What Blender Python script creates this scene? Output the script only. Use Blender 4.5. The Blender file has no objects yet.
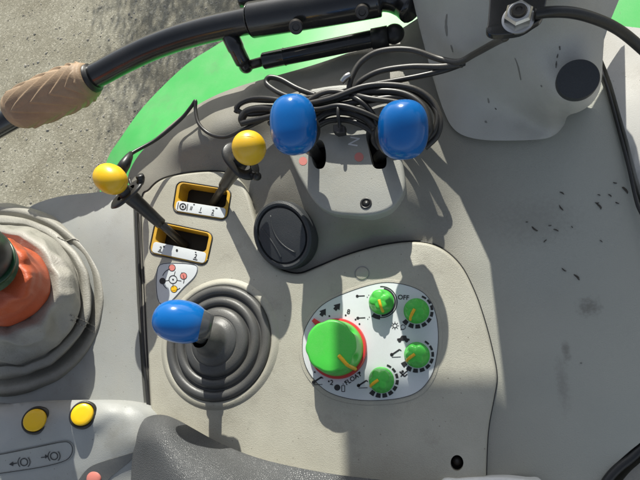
import bpy, bmesh, math, random
import numpy as np
from mathutils import Vector, Matrix, noise
from mathutils.geometry import tessellate_polygon
from mathutils.bvhtree import BVHTree

S = bpy.context.scene
C = S.collection
random.seed(7)
R = math.radians
PI = math.pi

# ------------------------------------------------------------------ camera
H = 0.55
F = 502.0
d = Vector(((470 - 320) / F, -(395 - 240) / F, -1.0)).normalized()
UPc = -d
Xc = (Vector((1, 0, 0)) - UPc * UPc.x).normalized()
Yc = UPc.cross(Xc)
ROT = Matrix((Xc, Yc, UPc))                 # camera -> world
cam_d = bpy.data.cameras.new('camera')
cam = bpy.data.objects.new('camera', cam_d)
C.objects.link(cam)
cam.matrix_world = Matrix.Translation((0, 0, H)) @ ROT.to_4x4()
cam_d.sensor_width = 36.0
cam_d.lens = F / 640 * 36.0
cam_d.clip_start = 0.01
cam_d.clip_end = 500
S.camera = cam

# ------------------------------------------------------------------ light
SUN_EL, SUN_AZ = 30.0, 0.5
w = bpy.data.worlds.new('World')
S.world = w
w.use_nodes = True
nt = w.node_tree
sky = nt.nodes.new('ShaderNodeTexSky')
sky.sky_type = 'NISHITA'
sky.sun_disc = False
sky.ozone_density = 1.6
sky.dust_density = 1.5
sky.sun_elevation = R(SUN_EL)
sky.sun_rotation = R(-SUN_AZ)
hs = nt.nodes.new('ShaderNodeHueSaturation')        # thin haze: a paler blue
hs.inputs['Saturation'].default_value = 0.5
nt.links.new(sky.outputs[0], hs.inputs['Color'])
nt.links.new(hs.outputs[0], nt.nodes['Background'].inputs[0])
nt.nodes['Background'].inputs[1].default_value = 0.112
sd = bpy.data.lights.new('sun', 'SUN')
sd.energy = 5.0
sd.angle = R(0.5)
sd.color = (1.0, 0.975, 0.88)
sun = bpy.data.objects.new('sun', sd)
C.objects.link(sun)
sv = Vector((-math.sin(R(SUN_AZ)) * math.cos(R(SUN_EL)), math.cos(R(SUN_AZ)) * math.cos(R(SUN_EL)), math.sin(R(SUN_EL))))
sun.rotation_euler = (-sv).to_track_quat('-Z', 'Y').to_euler()
sun.location = sv * 5
S.view_settings.view_transform = 'Standard'
S.view_settings.look = 'None'
S.view_settings.exposure = 0.36
S.view_settings.gamma = 1

# ------------------------------------------------------------------ helpers
def P(px, py, z):
    v = ROT @ Vector(((px - 320) / F, -(py - 240) / F, -1.0))
    t = (z - H) / v.z
    return Vector((0, 0, H)) + v * t

def mpp(px, py, z):
    """metres per photo pixel across the view at that point"""
    v = P(px, py, z) - Vector((0, 0, H))
    return (-(ROT.transposed() @ v).z) / F

def catmull(pts, n=6, closed=False):
    pts = [Vector(p) for p in pts]
    out = []
    N = len(pts)
    segs = N if closed else N - 1
    for i in range(segs):
        if closed:
            p0, p1, p2, p3 = pts[(i - 1) % N], pts[i], pts[(i + 1) % N], pts[(i + 2) % N]
        else:
            p1, p2 = pts[i], pts[i + 1]
            p0 = pts[i - 1] if i > 0 else p1 * 2 - p2
            p3 = pts[i + 2] if i + 2 < N else p2 * 2 - p1
        for k in range(n):
            t = k / n
            out.append(0.5 * ((2 * p1) + (p2 - p0) * t + (2 * p0 - 5 * p1 + 4 * p2 - p3) * t * t + (3 * p1 - p0 - 3 * p2 + p3) * t ** 3))
    if not closed:
        out.append(pts[-1])
    return out

def link(name, me, parent=None):
    o = bpy.data.objects.new(name, me)
    C.objects.link(o)
    if parent is not None:
        o.parent = parent
    return o

def origin_of(p):
    v = Vector((0, 0, 0))
    while p is not None:
        v = v + p.location
        p = p.parent
    return v

def part(name, bm, mat, parent=None, smooth=True, angle=None, label=None):
    bmesh.ops.recalc_face_normals(bm, faces=bm.faces[:])
    if parent is not None:
        o0 = origin_of(parent)
        for v in bm.verts:
            v.co -= o0
    me = bpy.data.meshes.new(name)
    bm.to_mesh(me)
    bm.free()
    if smooth:
        me.shade_smooth()
        if angle is not None:
            me.set_sharp_from_angle(angle=R(angle))
    me.materials.append(mat)
    o = link(name, me, parent)
    if label:
        o['label'] = label
    return o

def solo(name, bm, mat, base, label, cat, group=None, smooth=True, angle=None, kind=None):
    for v in bm.verts:
        v.co -= Vector(base)
    o = part(name, bm, mat, None, smooth, angle)
    o.location = base
    if label: o['label'] = label
    if cat: o['category'] = cat
    if group: o['group'] = group
    if kind: o['kind'] = kind
    return o

def thing(name, label, cat, loc, group=None):
    o = bpy.data.objects.new(name, None)
    C.objects.link(o)
    o.location = loc
    o.empty_display_size = 0.02
    o['label'] = label
    o['category'] = cat
    if group: o['group'] = group
    return o

def inside(pt, poly):
    x, y = pt
    r = False
    n = len(poly)
    j = n - 1
    for i in range(n):
        xi, yi = poly[i][0], poly[i][1]
        xj, yj = poly[j][0], poly[j][1]
        if (yi > y) != (yj > y) and x < (xj - xi) * (y - yi) / (yj - yi) + xi:
            r = not r
        j = i
    return r

def offset_poly(loop, dist):
    """move a closed xy loop inwards by dist"""
    n = len(loop)
    area = sum(loop[i].x * loop[(i + 1) % n].y - loop[(i + 1) % n].x * loop[i].y for i in range(n))
    s = 1 if area > 0 else -1
    out = []
    for i in range(n):
        a, b, c = loop[i - 1], loop[i], loop[(i + 1) % n]
        t = (c - a)
        t = Vector((t.x, t.y, 0)).normalized()
        nrm = Vector((-t.y, t.x, 0)) * s
        out.append(b + nrm * dist)
    return out

def ring_faces(bm, r1, r2, closed=True):
    n = len(r1)
    for i in range(n if closed else n - 1):
        j = (i + 1) % n
        try:
            bm.faces.new((r1[i], r1[j], r2[j], r2[i]))
        except ValueError:
            pass

def plate(loop, thick, bev=0.003, holes=(), hole_depth=0.01, steps=5, zf=None, bm=None):
    """a slab with a rounded upper edge; loop = list of world points (its top plane)"""
    bm = bm or bmesh.new()
    rings = []
    for k in range(steps + 1):
        a = k / steps * PI / 2
        off = bev * (1 - math.sin(a))
        dz = -bev * (1 - math.cos(a))
        rings.append([bm.verts.new(p + Vector((0, 0, dz))) for p in offset_poly(loop, off)])
    bot = [bm.verts.new(p - Vector((0, 0, thick))) for p in loop]
    rings.append(bot)
    for a, b in zip(rings, rings[1:]):
        ring_faces(bm, a, b)
    loops = [rings[0]]
    for h in holes:
        hv = [bm.verts.new(p) for p in h]
        hb = [bm.verts.new(p - Vector((0, 0, hole_depth))) for p in h]
        ring_faces(bm, hv, hb)
        loops.append(hv)
    flat = [v for l in loops for v in l]
    for tri in tessellate_polygon([[v.co for v in l] for l in loops]):
        try:
            bm.faces.new([flat[i] for i in tri])
        except ValueError:
            pass
    return bm

def px_loop(pts, z, n=5):
    return catmull([P(x, y, z) for x, y in pts], n, True)

def frames(pts):
    n = len(pts)
    T = []
    for i in range(n):
        t = pts[min(i + 1, n - 1)] - pts[max(i - 1, 0)]
        T.append(t.normalized())
    u = T[0].orthogonal().normalized()
    out = []
    for t in T:
        u = (u - t * u.dot(t)).normalized()
        out.append((t, u, t.cross(u)))
    return out

def tube(pts, rad, sides=12, cap=True, bm=None, rf=None):
    bm = bm or bmesh.new()
    pts = [Vector(p) for p in pts]
    fr = frames(pts)
    rings = []
    n = len(pts)
    for i, (p, (t, u, v)) in enumerate(zip(pts, fr)):
        r = rad[i] if isinstance(rad, (list, tuple)) else rad
        ring = []
        for k in range(sides):
            a = 2 * PI * k / sides
            rr = r if rf is None else rf(i / (n - 1), a, r)
            ring.append(bm.verts.new(p + u * (math.cos(a) * rr) + v * (math.sin(a) * rr)))
        rings.append(ring)
    for a, b in zip(rings, rings[1:]):
        ring_faces(bm, a, b)
    if cap:
        bm.faces.new(rings[0])
        bm.faces.new(rings[-1])
    return bm

def axis_matrix(origin, axis, xdir=None):
    z = Vector(axis).normalized()
    x = Vector(xdir) if xdir is not None else Vector((1, 0, 0))
    x = x - z * x.dot(z)
    if x.length < 1e-5:
        x = z.orthogonal()
    x.normalize()
    y = z.cross(x)
    return Matrix(((x.x, y.x, z.x, origin[0]), (x.y, y.y, z.y, origin[1]), (x.z, y.z, z.z, origin[2]), (0, 0, 0, 1)))

def lathe(profile, M, segs=48, bm=None, rf=None, cap=True):
    """profile of (r, z); rf(theta, r, z) -> r"""
    bm = bm or bmesh.new()
    rings = []
    for r, z in profile:
        ring = []
        for k in range(segs):
            a = 2 * PI * k / segs
            rr = rf(a, r, z) if rf else r
            ring.append(bm.verts.new(M @ Vector((math.cos(a) * rr, math.sin(a) * rr, z))))
        rings.append(ring)
    for a, b in zip(rings, rings[1:]):
        ring_faces(bm, a, b)
    if cap:
        bm.faces.new(rings[0])
        bm.faces.new(rings[-1])
    return bm

def superegg(M, rx, ry, rz, seg=40, rings=24, e=2.0, bm=None):
    bm = bm or bmesh.new()
    rr = []
    sg = lambda v, p: math.copysign(abs(v) ** p, v)
    for i in range(1, rings):
        ph = -PI / 2 + PI * i / rings
        ring = []
        for k in range(seg):
            th = 2 * PI * k / seg
            ring.append(bm.verts.new(M @ Vector((rx * sg(math.cos(ph), 2 / e) * math.cos(th), ry * sg(math.cos(ph), 2 / e) * math.sin(th), rz * sg(math.sin(ph), 2 / e)))))
        rr.append(ring)
    for a, b in zip(rr, rr[1:]):
        ring_faces(bm, a, b)
    a = bm.verts.new(M @ Vector((0, 0, -rz)))
    b = bm.verts.new(M @ Vector((0, 0, rz)))
    for k in range(seg):
        bm.faces.new((a, rr[0][(k + 1) % seg], rr[0][k]))
        bm.faces.new((b, rr[-1][k], rr[-1][(k + 1) % seg]))
    return bm

def tps(ctrl, lam=1e-3):
    """smooth height field through (px, py, z)"""
    A = np.array([(c[0] / 100, c[1] / 100) for c in ctrl])
    z = np.array([c[2] for c in ctrl])
    n = len(A)
    def U(r2):
        return np.where(r2 > 1e-12, r2 * np.log(np.maximum(r2, 1e-12)), 0)
    D = ((A[:, None, :] - A[None]) ** 2).sum(-1)
    K = U(D) + lam * np.eye(n)
    Pm = np.hstack([np.ones((n, 1)), A])
    L = np.zeros((n + 3, n + 3))
    L[:n, :n] = K
    L[:n, n:] = Pm
    L[n:, :n] = Pm.T
    sol = np.linalg.solve(L, np.concatenate([z, np.zeros(3)]))
    wv, a = sol[:n], sol[n:]
    def f(x, y):
        q = np.array([x / 100, y / 100])
        r2 = ((A - q) ** 2).sum(-1)
        return float(U(r2) @ wv + a[0] + a[1] * q[0] + a[2] * q[1])
    return f

def sheet(outline, zf, step=5, skirt=0.03, cut=None, lean=0.0, bm=None):
    """solid-looking skin over a px outline: triangulated grid following zf, edge rolled down and closed by a skirt"""
    bm = bm or bmesh.new()
    xs = [p[0] for p in outline]
    ys = [p[1] for p in outline]
    from mathutils.geometry import delaunay_2d_cdt
    pts = [Vector((p[0], p[1])) for p in outline]
    nb = len(pts)
    edges = [(i, (i + 1) % nb) for i in range(nb)]
    ncut = 0
    if cut:
        for c in cut:
            s = len(pts)
            pts += [Vector((p[0], p[1])) for p in c]
            edges += [(s + i, s + (i + 1) % len(c)) for i in range(len(c))]
    bd = np.array([(p[0], p[1]) for p in pts])
    y = min(ys)
    while y < max(ys):
        x = min(xs)
        while x < max(xs):
            if inside((x, y), outline) and not (cut and any(inside((x, y), c) for c in cut)):
                if ((bd - np.array([x, y])) ** 2).sum(-1).min() > (step * 0.45) ** 2:
                    pts.append(Vector((x, y)))
            x += step
        y += step
    vo, eo, fo, ov, oe, of = delaunay_2d_cdt(pts, edges, [], 0, 1e-4)
    vs = [bm.verts.new(P(p.x, p.y, zf(p.x, p.y))) for p in vo]
    for f in fo:
        c = sum((vo[i] for i in f), Vector((0, 0))) / len(f)
        if inside((c.x, c.y), outline) and not (cut and any(inside((c.x, c.y), k) for k in cut)):
            try:
                bm.faces.new([vs[i] for i in f])
            except ValueError:
                pass
    loose = [v for v in bm.verts if not v.link_faces]
    bmesh.ops.delete(bm, geom=loose, context='VERTS')
    be = [e for e in bm.edges if len(e.link_faces) == 1]
    if skirt:
        r = bmesh.ops.extrude_edge_only(bm, edges=be)
        for v in r['geom']:
            if isinstance(v, bmesh.types.BMVert):
                v.co.z -= skirt
                if lean:
                    v.co += (v.co + Vector((0, 0, skirt)) - Vector((0, 0, H))).xy.to_3d() / max(.05, H - v.co.z - skirt) * skirt * lean
    return bm

def text_bm(txt, size, M, bm=None, bold=0.0):
    bm = bm or bmesh.new()
    cu = bpy.data.curves.new('lettering', 'FONT')
    cu.body = txt
    cu.size = size
    cu.align_x = 'CENTER'
    cu.align_y = 'CENTER'
    cu.offset = bold
    o = bpy.data.objects.new('lettering', cu)
    C.objects.link(o)
    bpy.context.view_layer.update()
    ev = o.evaluated_get(bpy.context.evaluated_depsgraph_get())
    me = ev.to_mesh()
    m2 = me.copy()
    ev.to_mesh_clear()
    bpy.data.objects.remove(o)
    bpy.data.curves.remove(cu)
    m2.transform(M)
    bm.from_mesh(m2)
    bpy.data.meshes.remove(m2)
    return bm

class Ink:
    """flat print on a plane z: strokes, discs and rings given in photo pixels, turned into world shapes"""
    def __init__(s, z, h=0.0003):
        s.bm = bmesh.new(); s.z = z + h
    def poly(s, pts):
        s.bm.faces.new([s.bm.verts.new(P(x, y, s.z)) for x, y in pts])
        return s
    def line(s, pts, wd=1.0):
        for (x0, y0), (x1, y1) in zip(pts, pts[1:]):
            dx, dy = x1 - x0, y1 - y0
            l = math.hypot(dx, dy) or 1
            nx, ny = -dy / l * wd / 2, dx / l * wd / 2
            s.poly([(x0 + nx, y0 + ny), (x1 + nx, y1 + ny), (x1 - nx, y1 - ny), (x0 - nx, y0 - ny)])
        return s
    def disc(s, x, y, r, n=20, sy=1):
        return s.poly([(x + r * math.cos(2 * PI * k / n), y + r * sy * math.sin(2 * PI * k / n)) for k in range(n)])
    def arc(s, x, y, r, a0, a1, wd, n=24, sy=1):
        for k in range(n):
            a = R(a0 + (a1 - a0) * k / n); b = R(a0 + (a1 - a0) * (k + 1) / n)
            r0, r1 = r - wd / 2, r + wd / 2
            s.poly([(x + r0 * math.cos(a), y + r0 * math.sin(a) * sy), (x + r1 * math.cos(a), y + r1 * math.sin(a) * sy),
                    (x + r1 * math.cos(b), y + r1 * math.sin(b) * sy), (x + r0 * math.cos(b), y + r0 * math.sin(b) * sy)])
        return s
    def text(s, t, x, y, size_px, ang=0):
        p = P(x, y, s.z)
        u = (P(x + math.cos(R(ang)), y + math.sin(R(ang)), s.z) - p).normalized()
        text_bm(t, size_px * mpp(x, y, s.z) * 1.35, axis_matrix(p, (0, 0, 1), u), s.bm, .00014)
        return s
    def done(s, name, mat, parent):
        for v in s.bm.verts:
            pass
        return part(name, s.bm, mat, parent, smooth=False)

# ------------------------------------------------------------------ materials
def mat(name, col, rough=0.5, col2=None, nscale=6.0, bump=0.0, bscale=400.0, spec=0.5, metal=0.0, coat=0.0, dust=0.0, dustcol=(0.42, 0.38, 0.31), detail=6, rvar=0.1):
    m = bpy.data.materials.new(name)
    m.use_nodes = True
    n = m.node_tree.nodes
    l = m.node_tree.links
    b = n['Principled BSDF']
    b.inputs['Roughness'].default_value = rough
    b.inputs['Metallic'].default_value = metal
    b.inputs['Specular IOR Level'].default_value = spec
    b.inputs['Coat Weight'].default_value = coat
    b.inputs['Coat Roughness'].default_value = 0.06
    tc = n.new('ShaderNodeTexCoord')
    ns = n.new('ShaderNodeTexNoise')
    ns.inputs['Scale'].default_value = nscale
    ns.inputs['Detail'].default_value = detail
    ns.inputs['Roughness'].default_value = 0.6
    l.new(tc.outputs['Object'], ns.inputs['Vector'])
    rp = n.new('ShaderNodeMapRange')
    rp.inputs[1].default_value = 0.35
    rp.inputs[2].default_value = 0.65
    l.new(ns.outputs[0], rp.inputs[0])
    mx = n.new('ShaderNodeMix')
    mx.data_type = 'RGBA'
    c2 = col2 or tuple(c * 0.86 for c in col)
    mx.inputs[6].default_value = (*col, 1)
    mx.inputs[7].default_value = (*c2, 1)
    l.new(rp.outputs[0], mx.inputs[0])
    out = mx.outputs[2]
    if dust:
        n2 = n.new('ShaderNodeTexNoise')
        n2.inputs['Scale'].default_value = 1400
        n2.inputs['Detail'].default_value = 3
        l.new(tc.outputs['Object'], n2.inputs['Vector'])
        n3 = n.new('ShaderNodeTexNoise')
        n3.inputs['Scale'].default_value = 22
        n3.inputs['Detail'].default_value = 7
        l.new(tc.outputs['Object'], n3.inputs['Vector'])
        mm = n.new('ShaderNodeMath'); mm.operation = 'MULTIPLY'
        l.new(n2.outputs[0], mm.inputs[0]); l.new(n3.outputs[0], mm.inputs[1])
        r2 = n.new('ShaderNodeMapRange')
        r2.inputs[1].default_value = 0.2; r2.inputs[2].default_value = 0.42; r2.inputs[4].default_value = dust
        l.new(mm.outputs[0], r2.inputs[0])
        m2 = n.new('ShaderNodeMix'); m2.data_type = 'RGBA'
        m2.inputs[7].default_value = (*dustcol, 1)
        l.new(r2.outputs[0], m2.inputs[0]); l.new(out, m2.inputs[6])
        out = m2.outputs[2]
    if dust >= .3:
        vo = n.new('ShaderNodeTexVoronoi'); vo.inputs['Scale'].default_value = 170
        l.new(tc.outputs['Object'], vo.inputs['Vector'])
        sc = n.new('ShaderNodeSeparateColor'); l.new(vo.outputs['Color'], sc.inputs[0])
        g1 = n.new('ShaderNodeMath'); g1.operation = 'GREATER_THAN'; g1.inputs[1].default_value = .86
        l.new(sc.outputs[0], g1.inputs[0])
        g2 = n.new('ShaderNodeMapRange'); g2.inputs[1].default_value = .08; g2.inputs[2].default_value = .16; g2.inputs[3].default_value = .5; g2.inputs[4].default_value = 0
        l.new(vo.outputs['Distance'], g2.inputs[0])
        g3 = n.new('ShaderNodeMath'); g3.operation = 'MULTIPLY'
        l.new(g1.outputs[0], g3.inputs[0]); l.new(g2.outputs[0], g3.inputs[1])
        m4 = n.new('ShaderNodeMix'); m4.data_type = 'RGBA'; m4.inputs[7].default_value = (.09, .08, .06, 1)
        l.new(g3.outputs[0], m4.inputs[0]); l.new(out, m4.inputs[6])
        out = m4.outputs[2]
        # broad grime
        gn = n.new('ShaderNodeTexNoise'); gn.inputs['Scale'].default_value = 17; gn.inputs['Detail'].default_value = 9; gn.inputs['Roughness'].default_value = .7
        l.new(tc.outputs['Object'], gn.inputs['Vector'])
        gr_ = n.new('ShaderNodeMapRange'); gr_.inputs[1].default_value = .54; gr_.inputs[2].default_value = .75; gr_.inputs[4].default_value = .5
        l.new(gn.outputs[0], gr_.inputs[0])
        m5 = n.new('ShaderNodeMix'); m5.data_type = 'RGBA'; m5.inputs[7].default_value = (*[c * .55 for c in dustcol], 1)
        l.new(gr_.outputs[0], m5.inputs[0]); l.new(out, m5.inputs[6])
        out = m5.outputs[2]
    l.new(out, b.inputs['Base Color'])
    if rvar:
        r3 = n.new('ShaderNodeMapRange')
        r3.inputs[3].default_value = max(0, rough - rvar); r3.inputs[4].default_value = min(1, rough + rvar)
        l.new(ns.outputs[0], r3.inputs[0])
        l.new(r3.outputs[0], b.inputs['Roughness'])
    if bump:
        nb = n.new('ShaderNodeTexNoise')
        nb.inputs['Scale'].default_value = bscale
        nb.inputs['Detail'].default_value = 3
        l.new(tc.outputs['Object'], nb.inputs['Vector'])
        bp = n.new('ShaderNodeBump')
        bp.inputs['Strength'].default_value = bump
        bp.inputs['Distance'].default_value = 0.001
        l.new(nb.outputs[0], bp.inputs['Height'])
        l.new(bp.outputs[0], b.inputs['Normal'])
    return m

M = {}
M['beige'] = mat('beige_plastic', (0.42, 0.405, 0.335), 0.5, (0.35, 0.338, 0.28), 13, 0.4, 1100, dust=0.5, dustcol=(0.28, 0.255, 0.2))
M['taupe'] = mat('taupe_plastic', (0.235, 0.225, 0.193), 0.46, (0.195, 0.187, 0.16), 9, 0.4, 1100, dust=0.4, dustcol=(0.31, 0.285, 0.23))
M['grey'] = mat('grey_plastic', (0.36, 0.36, 0.335), 0.5, (0.31, 0.31, 0.29), 8, 0.25, 1300, dust=0.2)
M['pale'] = mat('pale_grey_plastic', (0.325, 0.335, 0.325), 0.48, (0.28, 0.288, 0.278), 8, 0.25, 1100, dust=0.35, dustcol=(0.34, 0.32, 0.26))
M['pillar'] = mat('pillar_plastic', (0.49, 0.485, 0.45), 0.48, (0.41, 0.405, 0.37), 7, 0.3, 1100, dust=0.28, dustcol=(0.3, 0.27, 0.22))
M['sill'] = mat('sill_plastic', (0.5, 0.49, 0.46), 0.5, (0.44, 0.43, 0.4), 8, 0.25, 1300, dust=0.3)
M['plate'] = mat('plate_plastic', (0.33, 0.335, 0.31), 0.45, (0.285, 0.288, 0.262), 10, 0.25, 1100, dust=0.35, dustcol=(0.4, 0.37, 0.29))
M['label'] = mat('label_film', (0.62, 0.65, 0.66), 0.35, (0.55, 0.58, 0.59), 12, 0, dust=0.15)
M['ink'] = mat('black_ink', (0.015, 0.015, 0.016), 0.5, rvar=0)
M['greyink'] = mat('grey_ink', (0.25, 0.25, 0.25), 0.5, rvar=0)
M['whiteink'] = mat('white_ink', (0.75, 0.75, 0.75), 0.5, rvar=0)
M['pink'] = mat('faded_red_ink', (0.62, 0.2, 0.17), 0.5, rvar=0)
M['yellow'] = mat('yellow_plastic', (0.84, 0.515, 0.004), 0.33, (0.78, 0.46, 0.004), 20, 0.05, 900, dust=0.15)
M['yellowframe'] = mat('amber_plastic', (0.62, 0.35, 0.01), 0.45, (0.5, 0.28, 0.012), 20, 0.05, 900, dust=0.2)
M['blue'] = mat('blue_plastic', (0.003, 0.125, 0.42), 0.18, (0.003, 0.108, 0.36), 14, 0.04, 260, spec=0.45, dust=0.12, dustcol=(0.05, 0.16, 0.4))
M['green'] = mat('green_dial_plastic', (0.055, 0.5, 0.05), 0.38, (0.05, 0.45, 0.045), 30, 0.05, 900, dust=0.15)
M['pointer'] = mat('yellow_pointer', (0.8, 0.45, 0.01), 0.4)
M['red'] = mat('red_plastic', (0.62, 0.04, 0.035), 0.4)
M['black'] = mat('black_plastic', (0.012, 0.0125, 0.013), 0.4, (0.02, 0.02, 0.02), 20, 0.1, 900, dust=0.15, dustcol=(0.1, 0.09, 0.075))
M['blackpaint'] = mat('black_paint', (0.010, 0.011, 0.012), 0.25, (0.016, 0.016, 0.016), 20, 0.03, 300, coat=0.4, dust=0.1, dustcol=(0.09, 0.08, 0.07))
M['rubber'] = mat('dark_rubber', (0.075, 0.076, 0.075), 0.42, (0.055, 0.056, 0.056), 18, 0.15, 700, dust=0.4, dustcol=(0.17, 0.158, 0.13))
M['cable'] = mat('cable_jacket', (0.013, 0.013, 0.0125), 0.38, (0.02, 0.019, 0.018), 30, 0.05, 900, dust=0.25, dustcol=(0.10, 0.088, 0.07))
M['cablegrey'] = mat('grey_cable_jacket', (0.03, 0.029, 0.027), 0.42, (0.045, 0.042, 0.038), 30, 0.05, 900, dust=0.35, dustcol=(0.17, 0.15, 0.12))
M['capdark'] = mat('charcoal_plastic', (0.03, 0.033, 0.036), 0.5, (0.028, 0.032, 0.036), 18, 0.3, 1200, dust=0.25, dustcol=(0.1, 0.1, 0.1))
M['metal'] = mat('zinc_metal', (0.62, 0.61, 0.58), 0.32, (0.5, 0.49, 0.46), 60, metal=1.0)
M['darkmetal'] = mat('dark_metal', (0.10, 0.092, 0.082), 0.42, (0.06, 0.055, 0.05), 30, metal=0.8)
M['clear'] = mat('glossy_sleeve', (0.07, 0.072, 0.075), 0.22, coat=0.3)
M['tan'] = mat('tan_rubber', (0.37, 0.25, 0.15), 0.6, (0.28, 0.185, 0.11), 30, 0.3, 500, dust=0.35, dustcol=(0.40, 0.31, 0.21))
M['leather'] = mat('leather', (0.33, 0.318, 0.278), 0.5, (0.245, 0.236, 0.206), 16, 0.5, 500, dust=0.4, dustcol=(0.19, 0.175, 0.14))
M['thread'] = mat('dark_thread', (0.14, 0.13, 0.115), 0.7)
M['orange'] = mat('orange_cloth', (0.47, 0.078, 0.02), 0.5, (0.42, 0.068, 0.018), 30, 0.4, 600, dust=0.2, dustcol=(0.5, 0.2, 0.12))
M['fender'] = mat('green_paint', (0.055, 0.42, 0.088), 0.42, (0.05, 0.385, 0.08), 6, 0.02, 200, spec=.4, dust=0.4, dustcol=(0.22, 0.44, 0.2))
M['floor'] = mat('dark_floor', (0.02, 0.02, 0.02), 0.8)
M['void'] = mat('dark_recess', (0.012, 0.011, 0.010), 0.8)
M['crumb'] = mat('dark_crumb', (0.04, 0.036, 0.03), 0.8, (0.08, 0.07, 0.055), 300)
M['white'] = mat('white_plastic', (0.7, 0.7, 0.68), 0.4)

def shade_and_smudge_liner():
    m = M['taupe']
    n, l = m.node_tree.nodes, m.node_tree.links
    b = n['Principled BSDF']
    src = b.inputs['Base Color'].links[0].from_socket
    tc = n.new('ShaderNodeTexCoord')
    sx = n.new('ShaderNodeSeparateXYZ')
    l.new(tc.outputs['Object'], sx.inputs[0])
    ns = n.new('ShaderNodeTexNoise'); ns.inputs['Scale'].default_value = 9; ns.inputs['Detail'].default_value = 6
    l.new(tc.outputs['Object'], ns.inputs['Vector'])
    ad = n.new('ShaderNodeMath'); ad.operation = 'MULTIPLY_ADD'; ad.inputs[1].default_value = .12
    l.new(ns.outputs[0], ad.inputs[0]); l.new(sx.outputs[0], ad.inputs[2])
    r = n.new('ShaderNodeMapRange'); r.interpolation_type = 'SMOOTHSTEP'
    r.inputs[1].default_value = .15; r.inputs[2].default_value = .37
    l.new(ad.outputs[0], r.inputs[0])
    mx = n.new('ShaderNodeMix'); mx.data_type = 'RGBA'; mx.inputs[7].default_value = (.375, .38, .33, 1)  # lighter grey towards the right: difference in shading put into the colour
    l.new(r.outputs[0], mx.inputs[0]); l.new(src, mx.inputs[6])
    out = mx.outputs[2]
    o = P(330, 300, -0.06)
    for px, py, rx, ry, kk in ((590, 306, .013, .011, .55), (567, 350, .005, .012, .5), (564, 385, .007, .03, .3), (535, 222, .05, .03, .22), (430, 215, .03, .02, .25)):
        c = P(px, py, -.01) - o
        vm = n.new('ShaderNodeVectorMath'); vm.operation = 'SUBTRACT'; vm.inputs[1].default_value = c
        l.new(tc.outputs['Object'], vm.inputs[0])
        vs = n.new('ShaderNodeVectorMath'); vs.operation = 'MULTIPLY'; vs.inputs[1].default_value = (1 / rx, 1 / ry, 0)
        l.new(vm.outputs[0], vs.inputs[0])
        ln = n.new('ShaderNodeVectorMath'); ln.operation = 'LENGTH'
        l.new(vs.outputs[0], ln.inputs[0])
        n5 = n.new('ShaderNodeTexNoise'); n5.inputs['Scale'].default_value = 260; n5.inputs['Detail'].default_value = 5
        l.new(tc.outputs['Object'], n5.inputs['Vector'])
        ma = n.new('ShaderNodeMath'); ma.operation = 'MULTIPLY_ADD'; ma.inputs[1].default_value = 1.4
        l.new(n5.outputs[0], ma.inputs[0]); l.new(ln.outputs['Value'], ma.inputs[2])
        mr = n.new('ShaderNodeMapRange'); mr.interpolation_type = 'SMOOTHSTEP'
        mr.inputs[1].default_value = .7; mr.inputs[2].default_value = 1.9; mr.inputs[3].default_value = kk; mr.inputs[4].default_value = 0
        l.new(ma.outputs[0], mr.inputs[0])
        m3 = n.new('ShaderNodeMix'); m3.data_type = 'RGBA'; m3.inputs[7].default_value = (.10, .09, .07, 1)
        l.new(mr.outputs[0], m3.inputs[0]); l.new(out, m3.inputs[6])
        out = m3.outputs[2]
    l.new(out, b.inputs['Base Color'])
shade_and_smudge_liner()

# vinyl with grain
def vinyl():
    m = mat('grained_vinyl', (0.062, 0.065, 0.067), 0.46, (0.072, 0.075, 0.077), 20, dust=0.25, dustcol=(0.1, 0.1, 0.1))
    n, l = m.node_tree.nodes, m.node_tree.links
    tc = n.new('ShaderNodeTexCoord')
    v = n.new('ShaderNodeTexVoronoi')
    v.feature = 'DISTANCE_TO_EDGE'
    v.inputs['Scale'].default_value = 560
    l.new(tc.outputs['Object'], v.inputs['Vector'])
    r = n.new('ShaderNodeMapRange'); r.inputs[2].default_value = 0.25
    l.new(v.outputs['Distance'], r.inputs[0])
    bp = n.new('ShaderNodeBump'); bp.inputs['Strength'].default_value = 0.6; bp.inputs['Distance'].default_value = 0.0005
    l.new(r.outputs[0], bp.inputs['Height'])
    l.new(bp.outputs[0], n['Principled BSDF'].inputs['Normal'])
    return m
M['vinyl'] = vinyl()

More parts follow.
